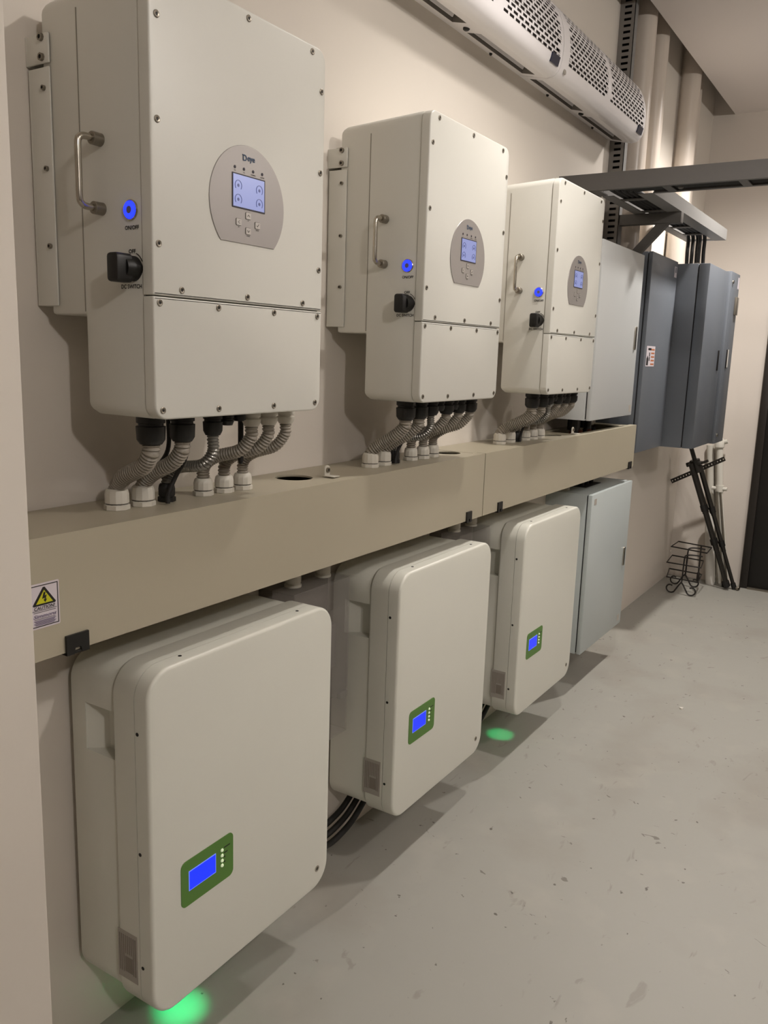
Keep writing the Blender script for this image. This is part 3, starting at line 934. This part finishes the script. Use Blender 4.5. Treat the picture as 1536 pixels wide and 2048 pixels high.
for i in range(6):
    x = 3.30 + i * 0.055
    c = tub('trunk_cable', [(x, -0.09, -0.178), (x + 0.005, -0.086, -0.215), (x + 0.012, -0.082 - 0.003 * i, -0.250), (x + 0.015, -0.080, -0.290)], 0.010, REDC if i % 2 == 0 else BLACKR, None)
    tag(c, '%s cable inside the open trunking under the pale cabinet' % ('red-brown' if i % 2 == 0 else 'black'), 'cable', 'cables in the trunking opening')
# lower cabinet
t, dr, hw, h = cabinet('electrical_cabinet', 3.300, 3.860, -0.2, -1.115, -0.430, GREYB, 'pale blue-grey cabinet hanging below the trunking beside the farthest battery')
latch(dr, hw - 0.043, h - 0.352, 0.09, -0.2)
bx('corner_label', (hw - 0.06, -0.2006, 0.02), (hw - 0.03, -0.2, 0.05), RATING, dr)
bx('corner_label', (-hw + 0.03, -0.2006, h - 0.045), (-hw + 0.06, -0.2, h - 0.02), RATING, dr)
bx('top_opening', (-0.10, -0.11, h - 0.001), (0.10, -0.04, h + 0.0015), DKSTEEL, t)
for gx in (-0.06, 0.0, 0.06):
    bm = bmesh.new()
    cyl(bm, (gx, -0.075, h), (gx, -0.075, h + 0.066), 0.012, n=12)
    finish('feed_cable', bm, BLACKR, t)
bm = bmesh.new()
lathe(bm, (-0.22, -0.06, h), (0, 0, 1), [(0.02, 0), (0.02, 0.04), (0.012, 0.045), (0.012, 0.066), (0, 0.066)], 12)
finish('cable_gland', bm, GLAND, t)
# middle grey cabinet
t, dr, hw, h = cabinet('electrical_cabinet', 3.868, 4.317, -0.2, -0.304, 0.592, GREY, 'blue-grey cabinet with a red and white warning sticker, behind the pale one')
xo = t.location.x
bx('warning_sticker', (3.900 - xo, -0.2008, 0.395), (4.040 - xo, -0.2, 0.487), LABELW, dr)
bm = bmesh.new()
flat(bm, [(0, 0), (0.03, 0), (0.03, 0.03), (0.015, 0.045), (0, 0.03)], (3.907 - xo, -0.2008, 0.400), FX, FU, 0.0003)
flat(bm, rr(0, 0.05, 0, 0.01, 0.002, 2), (3.925 - xo, -0.2008, 0.468), FX, FU, 0.0003)
for i in range(2):
    flat(bm, [(0, 0), (0.014, 0), (0.014, 0.018), (0, 0.018)], (3.945 - xo, -0.2008, 0.440 - 0.02 * i), FX, FU, 0.0003)
finish('sticker_print', bm, INK, dr, smooth=False)
bm = bmesh.new()
for i in range(5):
    flat(bm, [(0, 0), (0.055, 0), (0.055, 0.007), (0, 0.007)], (3.977 - xo, -0.2008, 0.402 + i * 0.0165), FX, FU, 0.0003)
finish('sticker_print', bm, ORANGE, dr, smooth=False)
bx('corner_label', (4.262 - xo, -0.2008, 0.82), (4.303 - xo, -0.2, 0.87), LABELW, dr)
bx('corner_label_window', (4.272 - xo, -0.2012, 0.842), (4.293 - xo, -0.2006, 0.866), GREY, dr)
# large deep grey cabinet
t, dr, hw, h = cabinet('electrical_cabinet', 4.333, 4.782, -0.347, -0.308, 0.585, GREY, 'deep blue-grey cabinet fed by cables from the tray end', 0.05)
xo = t.location.x
bx('door_pull', (4.712 - xo, -0.3512, 0.385), (4.738 - xo, -0.347, 0.49), BLACKP, dr, 0.002)
bm = bmesh.new()
lathe(bm, (-hw + 0.02, -0.347 + 0.07, h), (0, 0, 1), [(0.012, 0), (0.012, 0.004), (0, 0.005)], 10)
finish('lifting_plug', bm, STEEL, t)
# last cabinet
t, dr, hw, h = cabinet('electrical_cabinet', 4.795, 5.025, -0.360, -0.315, 0.592, GREY, 'narrow blue-grey cabinet at the far end of the row, with a small window', 0.03)
xo = t.location.x
bx('door_pull', (4.868 - xo, -0.364, 0.405), (4.890 - xo, -0.36, 0.505), BLACKP, dr, 0.002)
bx('pull_plate', (4.893 - xo, -0.362, 0.41), (4.925 - xo, -0.36, 0.505), PAPER, dr)
bx('meter_window', (4.940 - xo, -0.372, 0.69), (4.998 - xo, -0.36, 0.785), mat('meter_window_glass', '#6d675d', 0.15, metal=0.2), dr, 0.003)
bx('corner_label', (4.985 - xo, -0.3606, 0.83), (5.015 - xo, -0.36, 0.89), LABELW, dr)
for z in (0.045, 0.855):
    bm = bmesh.new()
    lathe(bm, (4.838 - xo, -0.36, z), (0, -1, 0), [(0.010, 0), (0.010, 0.006), (0.005, 0.008), (0, 0.008)], 10)
    finish('quarter_turn_lock', bm, CHROME, dr)

# ------------------------------------------------------------------ vertical painted pipes above the cabinets
for (x, r, z0, l) in ((3.955, 0.050, 0.593, 'beige painted wall pipe right behind the slotted strut'), (4.205, 0.045, 0.593, 'beige painted wall pipe, second of the thick ones from the strut'),
                      (4.318, 0.021, 0.593, 'slim beige wall pipe hugging the middle thick pipe'), (4.815, 0.050, 0.593, 'beige painted wall pipe, thick one farthest from the strut'), (5.075, 0.024, 0.0, 'slim beige wall pipe beside the far corner')):
    t = thing('wall_pipe', (x, -r - 0.004, z0), l, 'pipe', 'painted wall pipes')
    bm = bmesh.new()
    cyl(bm, (0, 0, 0), (0, 0, 2.299 - z0), r, n=32)
    finish('pipe', bm, PIPE, t)
    for zz in (0.35, 1.15):
        bm = bmesh.new()
        lathe(bm, (0, 0, zz), (0, 0, 1), [(r + 0.0002, 0), (r + 0.0035, 0.001), (r + 0.0035, 0.009), (r + 0.0002, 0.010)], 24)
        finish('pipe_clip', bm, PIPE, t)
    # wall-side batten so that the pipe is fixed to the wall
    bx('batten', (-0.012, r - 0.006, 0.2), (0.012, r + 0.004, 2.2 - z0), PIPE, t)

# ------------------------------------------------------------------ slotted strut
def strut(x, z0, z1):
    t = thing('slotted_strut', (x, 0, z0), 'tall grey slotted strut fixed to the wall beside the air curtain', 'strut')
    h = z1 - z0
    Dp = 0.066
    bm = bmesh.new()
    ya, yb = -0.020, -0.050
    box(bm, (0, ya, 0), (0.0025, 0, h))
    box(bm, (0, -Dp, 0), (0.0025, yb, h))
    n = int(h / 0.0245)
    for i in range(n + 1):
        z = i * 0.0245
        box(bm, (0, yb, z), (0.0025, ya, min(h, z + 0.0145)))
    finish('slotted_web', bm, STRUT, t, smooth=False)
    bx('front_flange', (0, -Dp, 0), (0.040, -Dp + 0.0025, h), TRAYL, t)
    bx('rear_flange', (0.0025, -0.003, 0), (0.040, 0, h), STRUT, t)
    bx('dark_back', (0.0375, -Dp + 0.0025, 0), (0.040, -0.003, h), BLACKR, t)  # black backing, painted-in shade seen through the strut slots
    return t
strut(3.765, 0.45, 2.29)

# ------------------------------------------------------------------ air curtains
APROF = [(0.0, 1.043), (-0.030, 1.036), (-0.104, 1.019), (-0.128, 1.024), (-0.146, 1.044), (-0.1545, 1.085), (-0.155, 1.125), (-0.147, 1.175), (-0.128, 1.220), (-0.098, 1.256), (-0.060, 1.282), (-0.025, 1.295), (0.0, 1.298)]
def air_curtain(x0, x1, label):
    t = thing('air_curtain', ((x0 + x1) / 2, 0, 1.019), label, 'air curtain', 'white air curtains')
    hw = (x1 - x0) / 2
    z0 = 1.019
    # dense arc from the lower front lip to the top
    arc = [Vector((0, y, z - z0)) for y, z in APROF[2:]]
    dense = resample(catmull(arc, 20), 0.0035)
    s = [0.0]
    for i in range(1, len(dense)):
        s.append(s[-1] + (dense[i] - dense[i - 1]).length)
    S = s[-1]
    def at(v):
        v = min(max(v, 0), S)
        for i in range(1, len(s)):
            if s[i] >= v:
                k = (v - s[i - 1]) / max(1e-9, s[i] - s[i - 1])
                return dense[i - 1].lerp(dense[i], k)
        return dense[-1]
    bm = bmesh.new()
    def strip(xa, xb, va, vb, n=None):
        n = n or max(1, int((vb - va) / 0.012))
        for i in range(n):
            p, q = at(va + (vb - va) * i / n), at(va + (vb - va) * (i + 1) / n)
            bm.faces.new([bm.verts.new((xa, p.y, p.z)), bm.verts.new((xb, p.y, p.z)), bm.verts.new((xb, q.y, q.z)), bm.verts.new((xa, q.y, q.z))])
    v0, v1 = 0.074, S - 0.028
    rows = 21
    pitch = (v1 - v0) / rows
    panels = ((-hw + 0.055, -0.018), (0.018, hw - 0.02))
    strip(-hw, hw, 0, v0)
    strip(-hw, hw, v1, S)
    strip(-hw, panels[0][0], v0, v1)
    strip(panels[0][1], panels[1][0], v0, v1)
    strip(panels[1][1], hw, v0, v1)
    for (a, b) in panels:
        cols = 10
        cp = (b - a) / (cols + 0.5)
        sl = cp * 0.70
        for r_ in range(rows):
            va = v0 + r_ * pitch
            vm0, vm1 = va + pitch * 0.22, va + pitch * 0.78
            strip(a, b, va, vm0, 1)
            strip(a, b, vm1, va + pitch, 1)
            x = a
            off = cp * 0.5 * (r_ % 2)
            for c in range(cols):
                xs = a + off + c * cp + cp * 0.13
                strip(x, xs, vm0, vm1, 1)
                x = xs + sl
            strip(x, b, vm0, vm1, 1)
    bmesh.ops.remove_doubles(bm, verts=bm.verts[:], dist=0.00005)
    finish('grille', bm, ACW, t, ang=50)
    # added sheet behind the slots, its dark colour stands in for shade
    bm = bmesh.new()
    n = 24
    L = []
    for i in range(n + 1):
        p = at(v0 - 0.01 + (v1 - v0 + 0.02) * i / n)
        c = Vector((0, -0.04, 0.12))
        q = c + (p - c) * 0.90
        L.append(q)
    for i in range(n):
        bm.faces.new([bm.verts.new((-hw + 0.01, L[i].y, L[i].z)), bm.verts.new((hw - 0.01, L[i].y, L[i].z)), bm.verts.new((hw - 0.01, L[i + 1].y, L[i + 1].z)), bm.verts.new((-hw + 0.01, L[i + 1].y, L[i + 1].z))])
    finish('slot_shade_sheet', bm, ACD, t)
    # ends
    full = [Vector((0, y, z - z0)) for y, z in APROF[:2]] + dense
    for sx in (-1, 1):
        bm = bmesh.new()
        prism(bm, [(sx * hw, p.y, p.z) for p in full], (-sx * 0.004, 0, 0))
        finish('end_cap', bm, ACW, t)
    # underside with outlet slots
    def under(y):
        a, b = Vector((0.0, 1.043 - z0)), Vector((-0.104, 0.0))
        k = y / -0.104
        return a.y + (b.y - a.y) * k
    ya, yb = -0.028, -0.074
    bm = bmesh.new()
    def uq(xa, xb, y0, y1):
        bm.faces.new([bm.verts.new((xa, y0, under(y0))), bm.verts.new((xb, y0, under(y0))), bm.verts.new((xb, y1, under(y1))), bm.verts.new((xa, y1, under(y1)))])
    slots = ((-hw + 0.03, -0.045), (0.045, hw - 0.03))
    uq(-hw, hw, 0, ya)
    uq(-hw, hw, yb, -0.104)
    xs = -hw
    for (a, b) in slots:
        uq(xs, a, ya, yb)
        xs = b
    uq(xs, hw, ya, yb)
    finish('underside', bm, ACW, t, smooth=False)
    for (a, b) in slots:
        bm = bmesh.new()
        zt = 0.075
        for P in ([(a, ya, under(ya)), (b, ya, under(ya)), (b, ya, zt), (a, ya, zt)], [(a, yb, under(yb)), (b, yb, under(yb)), (b, yb, zt), (a, yb, zt)], [(a, ya, zt), (b, ya, zt), (b, yb, zt), (a, yb, zt)],
                  [(a, ya, under(ya)), (a, yb, under(yb)), (a, yb, zt), (a, ya, zt)], [(b, ya, under(ya)), (b, yb, under(yb)), (b, yb, zt), (b, ya, zt)]):
            bm.faces.new([bm.verts.new(p) for p in P])
        finish('outlet_slot', bm, ACS, t, smooth=False)
        bm = bmesh.new()
        prism(bm, [(a + 0.02, -0.040, 0.022), (b - 0.02, -0.040, 0.022), (b - 0.02, -0.060, 0.060), (a + 0.02, -0.060, 0.060)], (0, 0.003, 0.001))
        finish('air_vane', bm, ACW, t, smooth=False)
    # black fixing screws and small details
    for (x, y) in ((0.0, -0.05), (-hw * 0.52, -0.013), (hw * 0.5, -0.013)):
        bm = bmesh.new()
        rad = 0.010 if x == 0 else 0.005
        lathe(bm, (x, y, under(y)), (0, 0, -1), [(rad, -0.001), (rad, 0.004), (rad * 0.6, 0.007), (0, 0.007)], 10)
        finish('screw', bm, BLACKP, t)
    p, q = at(0.050), at(0.078)
    bm = bmesh.new()
    X0, X1 = hw - 0.085, hw - 0.022
    nrm = Vector((0, -(q.z - p.z), (q.y - p.y))).normalized()
    prism(bm, [Vector((X0, p.y, p.z)) - nrm * 0.001, Vector((X1, p.y, p.z)) - nrm * 0.001, Vector((X1, q.y, q.z)) - nrm * 0.001, Vector((X0, q.y, q.z)) - nrm * 0.001], nrm * 0.006)
    tag(finish('control_display', bm, NAVY, t, smooth=False), 'small dark blue control display')
    p = at(0.055)
    bm = bmesh.new()
    lathe(bm, (-hw + 0.04, p.y, p.z), (0, -1, 0.1), [(0.011, -0.002), (0.011, 0.0012), (0.007, 0.002), (0, 0.002)], 16)
    finish('round_emblem', bm, RATING, t)
    bx('back_plate', (-hw + 0.005, -0.004, 0.03), (hw - 0.005, 0, 0.27), ACW, t)
    return t
air_curtain(2.785, 3.735, 'white air curtain nearest the slotted strut, on the wall')
air_curtain(1.830, 2.780, 'white air curtain cut off by the top edge of the photo')

# ------------------------------------------------------------------ cable trays
def tray(name, x0, x1, y0, y1, z0, z1, along, label, rungs, open_end=None):
    t = thing(name, ((x0 + x1) / 2, (y0 + y1) / 2, z0), label, 'cable tray', 'grey cable trays')
    cx, cy = (x0 + x1) / 2, (y0 + y1) / 2
    h = z1 - z0
    def rail(a, b, lip):
        bm = bmesh.new()
        box(bm, a, b)
        box(bm, lip[0], lip[1])
        finish('side_rail', bm, TRAY if along == 'y' else TRAYL, t, smooth=False)
    if along == 'y':
        rail((x0 - cx, y0 - cy, 0), (x0 - cx + 0.003, y1 - cy, h), ((x0 - cx + 0.003, y0 - cy, 0), (x0 - cx + 0.020, y1 - cy, 0.003)))
        for (ya_, yb_) in ((y0, -0.332), (-0.128, y1)):          # opening where the second tray joins
            rail((x1 - cx - 0.003, ya_ - cy, 0), (x1 - cx, yb_ - cy, h), ((x1 - cx - 0.020, ya_ - cy, 0), (x1 - cx - 0.003, yb_ - cy, 0.003)))
    else:
        rail((x0 - cx, y0 - cy, 0), (x1 - cx, y0 - cy + 0.003, h), ((x0 - cx, y0 - cy + 0.003, 0), (x1 - cx, y0 - cy + 0.060, 0.003)))
        rail((x0 - cx, y1 - cy - 0.003, 0), (x1 - cx, y1 - cy, h), ((x0 - cx, y1 - cy - 0.045, 0), (x1 - cx, y1 - cy - 0.003, 0.003)))
    for r_ in rungs:
        if along == 'y':
            bx('rung', (x0 - cx + 0.020, r_ - cy, 0.0), (x1 - cx - 0.020, r_ - cy + 0.03, 0.004), TRAY, t)
        else:
            bx('rung', (r_ - cx, y0 - cy + 0.060, 0.0), (r_ - cx + 0.035, y1 - cy - 0.045, 0.004), TRAY, t)
    return t
tr1 = tray('cable_tray', 3.200, 3.340, -2.6, -0.003, 0.736, 0.797, 'y', 'grey cable tray reaching out from the wall into the room', [-0.16 - 0.26 * i for i in range(10)])
for i in range(5):
    y = -0.45 - 0.32 * i
    bm = bmesh.new()
    lathe(bm, (-0.02 + 0.05 * (i % 2), y - (-1.3015), 0.001), (0, 0, -1), [(0.010, 0), (0.010, 0.005), (0.006, 0.008), (0, 0.008)], 10)
    finish('bolt', bm, TRAY, tr1)
tr2 = tray('cable_tray', 3.343, 4.715, -0.330, -0.130, 0.737, 0.790, 'x', 'grey cable tray running along the wall above the cabinets', [3.43, 3.72, 3.98, 4.20, 4.45, 4.66])
bm = bmesh.new()
box(bm, (0.682, -0.1, 0), (0.6855, 0.1, 0.004))
finish('end_lip', bm, TRAYL, tr2)
for i in range(5):
    x, y, z = 3.244 + 0.0185 * i, -0.1852 - 0.0188 * i, 0.7520
    xe = 4.535 + 0.020 * (i % 3)
    c = tub('tray_cable', [(x, -2.55, z), (x, -1.6, z), (x, -0.8, z), (x, y - 0.10, z), (x + 0.002, y - 0.035, z), (x + 0.012, y - 0.010, z), (x + 0.038, y, z), (3.50, y, z), (4.0, y, z), (xe - 0.09, y, z), (xe - 0.03, y, z - 0.004), (xe - 0.005, y, z - 0.03), (xe + 0.004, y + 0.002, 0.66), (xe + 0.010 - 0.01 * (i % 2), y, 0.5875)], 0.0092, BLACKR, None, 10, 8)
    tag(c, 'black cable in the tray dropping into the deep grey cabinet', 'cable', 'black cables bundled in the tray')
for i in range(3):
    x = 3.240 + 0.026 * i
    c = tub('tray_cable', [(x, -0.022, 0.752), (x, -0.055, 0.752), (x, -0.085, 0.744), (x + 0.002, -0.098, 0.715), (x + 0.006, -0.100, 0.64), (x + 0.008, -0.100, 0.563)], 0.0085, BLACKR, None, 10, 8)
    tag(c, 'black cable bending from the tray down to the pale cabinet', 'cable', 'cables feeding the pale cabinet')
# cantilever bracket under the second tray
t = thing('tray_bracket', (3.785, -0.066, 0.45), 'dark steel cantilever bracket with a diagonal brace under the tray', 'bracket')
bx('arm', (-0.02, -0.265, 0.243), (0.02, 0.0, 0.2865), TRAY, t, 0.001)
bm = bmesh.new()
prism(bm, [(-0.015, -0.215, 0.243), (-0.015, -0.165, 0.243), (-0.015, 0.0, 0.062), (-0.015, 0.0, 0.010)], (0.03, 0, 0))
finish('brace', bm, TRAY, t, smooth=False)
bx('back_plate', (-0.02, -0.004, 0.0), (0.02, 0.0, 0.2865), TRAY, t)

# ------------------------------------------------------------------ corner clutter
# tripod leaning in the corner
t = thing('tripod', (5.50, -0.41, ZF), 'folded black tripod leaning in the far corner', 'tripod')
o = Vector(t.location)
foot, head = Vector((5.490, -0.418, ZF + 0.018)), Vector((5.36, -0.160, -0.500))
ax = (head - foot)
side = Vector((0.25, -0.9, -0.25)).normalized()
for k, off in enumerate((-0.027, 0.027, -0.027)):
    leg_top = head + side * off * 0.9 + (Vector((-0.034, 0, 0)) if k == 2 else Vector())
    leg_bot = foot + side * off * 0.75 + (Vector((-0.034, 0, 0)) if k == 2 else Vector())
    bm = bmesh.new()
    for (a, b, r) in ((0.0, 0.36, 0.0110), (0.30, 0.66, 0.0130), (0.60, 1.0, 0.0150)):
        cyl(bm, leg_bot.lerp(leg_top, a) - o, leg_bot.lerp(leg_top, b) - o, r, n=12)
    lg = finish('leg', bm, TRIPOD, t)
    for a in (0.345, 0.62):
        bm = bmesh.new()
        cyl(bm, leg_bot.lerp(leg_top, a) - o, leg_bot.lerp(leg_top, a + 0.045) - o, 0.019, n=12)
        finish('leg_lock', bm, BLACKP, lg)
    bm = bmesh.new()
    cyl(bm, leg_bot - o - ax.normalized() * 0.006, leg_bot - o + ax.normalized() * 0.03, 0.016, n=10)
    finish('rubber_foot', bm, BLACKR, lg)
hd = head - o
u = ax.normalized()
bm = bmesh.new()
cyl(bm, hd - u * 0.05, hd + u * 0.03, 0.030, n=14)
box(bm, hd + Vector((-0.03, -0.035, 0.0)), hd + Vector((0.03, 0.035, 0.022)), 0.006)
cyl(bm, hd + Vector((0, 0.03, 0)), hd + Vector((0, 0.055, -0.01)), 0.014, n=10)
cyl(bm, hd + Vector((0, -0.03, 0.01)), hd + Vector((0, -0.07, 0.03)), 0.008, n=10)
finish('tripod_head', bm, TRIPOD, t)
bm = bmesh.new()
cyl(bm, hd, hd + u * 0.105, 0.013, n=12)
finish('centre_column', bm, TRIPOD, t)
# perforated bar held behind the tripod
t = thing('perforated_bar', (5.420, -0.008, -0.630), 'black perforated flat bar lying across the tripod', 'bar')
A, B_ = Vector((0, 0, 0)), Vector((-0.004, -0.305, 0.175))
dv = (B_ - A)
L = dv.length
dv.normalize()
nv = Vector((1, 0, 0))
wv = dv.cross(nv).normalized()
bm = bmesh.new()
def qbox(a, b, w0, w1):
    prism(bm, [A + dv * a + wv * w0, A + dv * b + wv * w0, A + dv * b + wv * w1, A + dv * a + wv * w1], nv * 0.004)
qbox(0, L, -0.014, -0.0035)
qbox(0, L, 0.0035, 0.014)
nh = 19
for i in range(nh + 1):
    qbox(i * L / nh - (0 if i == 0 else 0.006), i * L / nh + (0 if i == nh else 0.006), -0.0035, 0.0035)
finish('bar', bm, TRIPOD, t, smooth=False)
# white tubes in the corner
for (b, tp, r, l, gr) in (((5.596, -0.285), (5.592, -0.186, -0.395), 0.021, 'thick white tube leaning in the corner, left of the others', 1),
                          ((5.600, -0.325), (5.598, -0.226, -0.392), 0.014, 'slimmer white tube leaning in the corner between two thicker ones', 1)):
    t = thing('white_tube', (b[0], b[1], ZF), l, 'tube', 'white tubes in the corner')
    bm = bmesh.new()
    p0, p1 = Vector((0, 0, 0.0)), Vector((tp[0] - b[0], tp[1] - b[1], tp[2] - ZF))
    cyl(bm, p0, p1, r, n=18)
    finish('tube', bm, TUBEW, t)
    bm = bmesh.new()
    cyl(bm, p0 + (p1 - p0) * 0.03, p0 + (p1 - p0) * 0.05, r * 1.08, n=18)
    finish('band', bm, GLAND, t)
t = thing('paper_roll', (5.535, -0.285, ZF), 'pale rolled sheet standing below the leaning white tubes', 'roll')
bm = bmesh.new()
lathe(bm, (0, 0, 0), (-0.02, 0.10, 1), [(0.028, 0), (0.028, 0.46), (0.024, 0.46), (0.023, 0.40), (0, 0.40)], 20)
finish('sheet', bm, PAPER, t)
t = thing('folding_stand', (5.552, -0.378, ZF), 'white folded light stand with clamp collars in the corner', 'stand')
bm = bmesh.new()
b0, b1, b2_ = Vector((0, 0, 0.01)), Vector((0.0, 0.100, 0.62)), Vector((0.0, 0.128, 0.90))
cyl(bm, b0, b1, 0.017, n=16)
finish('lower_tube', bm, TUBEW, t)
bm = bmesh.new()
cyl(bm, b1, b2_, 0.020, n=16)
finish('upper_tube', bm, TUBEW, t)
bm = bmesh.new()
cyl(bm, b1 - Vector((0, 0, 0.02)), b1 + Vector((0, 0, 0.02)), 0.026, n=16)
cyl(bm, b1 + Vector((-0.006, 0.045, 0)), b1 + Vector((-0.006, -0.045, 0.0)), 0.012, n=12)
finish('clamp_collar', bm, TUBEW, t)
bm = bmesh.new()
lathe(bm, b2_, (0, 0.03, 1), [(0.02, -0.03), (0.030, -0.02), (0.030, 0.02), (0.018, 0.035), (0, 0.035)], 14)
cyl(bm, b2_ + Vector((0, 0.01, 0)), b2_ + Vector((0, -0.045, 0.02)), 0.014, n=12)
finish('top_knuckle', bm, TUBEW, t)
for (dx, dy) in ((-0.028, 0.012), (-0.028, -0.012)):
    bm = bmesh.new()
    cyl(bm, b0 + Vector((dx, dy, 0.0)), b1 + Vector((dx * 0.8, dy, -0.02)), 0.0055, n=10)
    lg = finish('leg', bm, STEEL, t)
    bm = bmesh.new()
    cyl(bm, b0 + Vector((dx, dy, -0.01)), b0 + Vector((dx, dy + 0.002, 0.025)), 0.009, n=10)
    finish('rubber_foot', bm, BLACKR, lg)
# wire rack with scroll feet
t = thing('wire_rack', (5.32, -0.185, ZF), 'small black wrought-wire rack with scroll feet on the floor', 'rack')
o = Vector(t.location)
def loop(nm, pts, r=0.0042, par=None):
    bm = bmesh.new()
    tube(bm, [Vector(p) - o for p in pts], r, 8, closed=True)
    return finish(nm, bm, RACKM, par or t)
def wire(nm, pts, r=0.0042, sm=0):
    bm = bmesh.new()
    P = [Vector(p) - o for p in pts]
    tube(bm, catmull(P, 6) if sm else P, r, 8)
    return finish(nm, bm, RACKM, t)
loop('top_frame', [(5.258, -0.095, -1.003), (5.440, -0.095, -1.003), (5.395, -0.305, -1.003), (5.215, -0.315, -1.003)])
loop('middle_frame', [(5.225, -0.085, -1.098), (5.440, -0.065, -1.098), (5.415, -0.262, -1.098), (5.215, -0.290, -1.098)])
loop('lower_frame', [(5.195, -0.100, -1.182), (5.420, -0.060, -1.182), (5.400, -0.262, -1.182), (5.180, -0.288, -1.182)])
def scroll(cx, cy, dirv, s):
    out = []
    for i in range(22):
        a = -PI / 2 - i / 21 * 1.55 * PI
        rr_ = 0.030 * (1 - 0.45 * i / 21)
        out.append(Vector((cx, cy, ZF + 0.034)) + dirv * (rr_ * math.cos(a) * s) + Vector((0, 0, rr_ * math.sin(a))))
    return out
for (base, dirs) in (((5.195, -0.190), (Vector((0.0, 1, 0)), Vector((0.0, -1, 0)))), ((5.415, -0.160), (Vector((0.0, 1, 0)), Vector((0.0, -1, 0))))):
    bxp, byp = base
    wire('upright', [(bxp, byp, ZF + 0.075), (bxp + 0.01, byp, -1.182), (bxp + 0.01, byp - 0.002, -1.06), (bxp + 0.02, byp - 0.012, -1.035), (bxp + 0.03, byp - 0.06, -1.030), (bxp + 0.035, byp - 0.1, -1.032)], 0.0046, 1)
    for dv_ in dirs:
        cxy = Vector((bxp, byp, 0)) + dv_ * 0.062
        pts = [Vector((bxp, byp, ZF + 0.078)), Vector((bxp, byp, ZF + 0.062)) + dv_ * 0.012, Vector((bxp, byp, ZF + 0.020)) + dv_ * 0.036]
        for i in range(18):
            a = PI * 1.25 + i / 17 * 1.45 * PI
            rr_ = 0.030 * (1 - 0.42 * i / 17)
            pts.append(Vector((cxy.x, cxy.y, ZF + 0.0345)) + dv_ * (rr_ * math.cos(a)) + Vector((0, 0, rr_ * math.sin(a))))
        wire('scroll_foot', pts, 0.0046, 1)
wire('rod', [(5.30, -0.262, -0.985), (5.30, -0.262, -1.16)], 0.0048)
wire('rod_grip', [(5.30, -0.262, -1.15), (5.30, -0.262, -1.205)], 0.009)
wire('rod', [(5.32, -0.185, -1.05), (5.31, -0.185, -1.19)], 0.0042)
t.location.x -= 0.045
# small bits on the floor
t = thing('floor_bit', (5.485, -0.462, ZF), 'small round metal bit on the floor by the tripod foot', 'metal bit')
bm = bmesh.new()
lathe(bm, (0, 0, 0.014), (0.3, 0.8, 0.1), [(0.014, -0.006), (0.016, 0), (0.014, 0.006), (0.006, 0.008), (0, 0.008)], 14)
finish('cap', bm, STEEL, t)
bm = bmesh.new()
lathe(bm, (0.012, 0.018, 0.012), (0.2, 0.8, 0.2), [(0.010, -0.008), (0.011, 0), (0.008, 0.006), (0, 0.006)], 12)
finish('stub', bm, STEEL, t)
bm = bmesh.new()
prism(bm, [(0, 0, 0), (0.016, -0.004, 0), (0.009, 0.012, 0)], (0.001, 0.001, 0.006))
tag(finish('plaster_chip', bm, PAPER, None, loc=(3.381, -0.615, ZF + 0.0005)), 'tiny white chip lying on the open floor', 'chip')
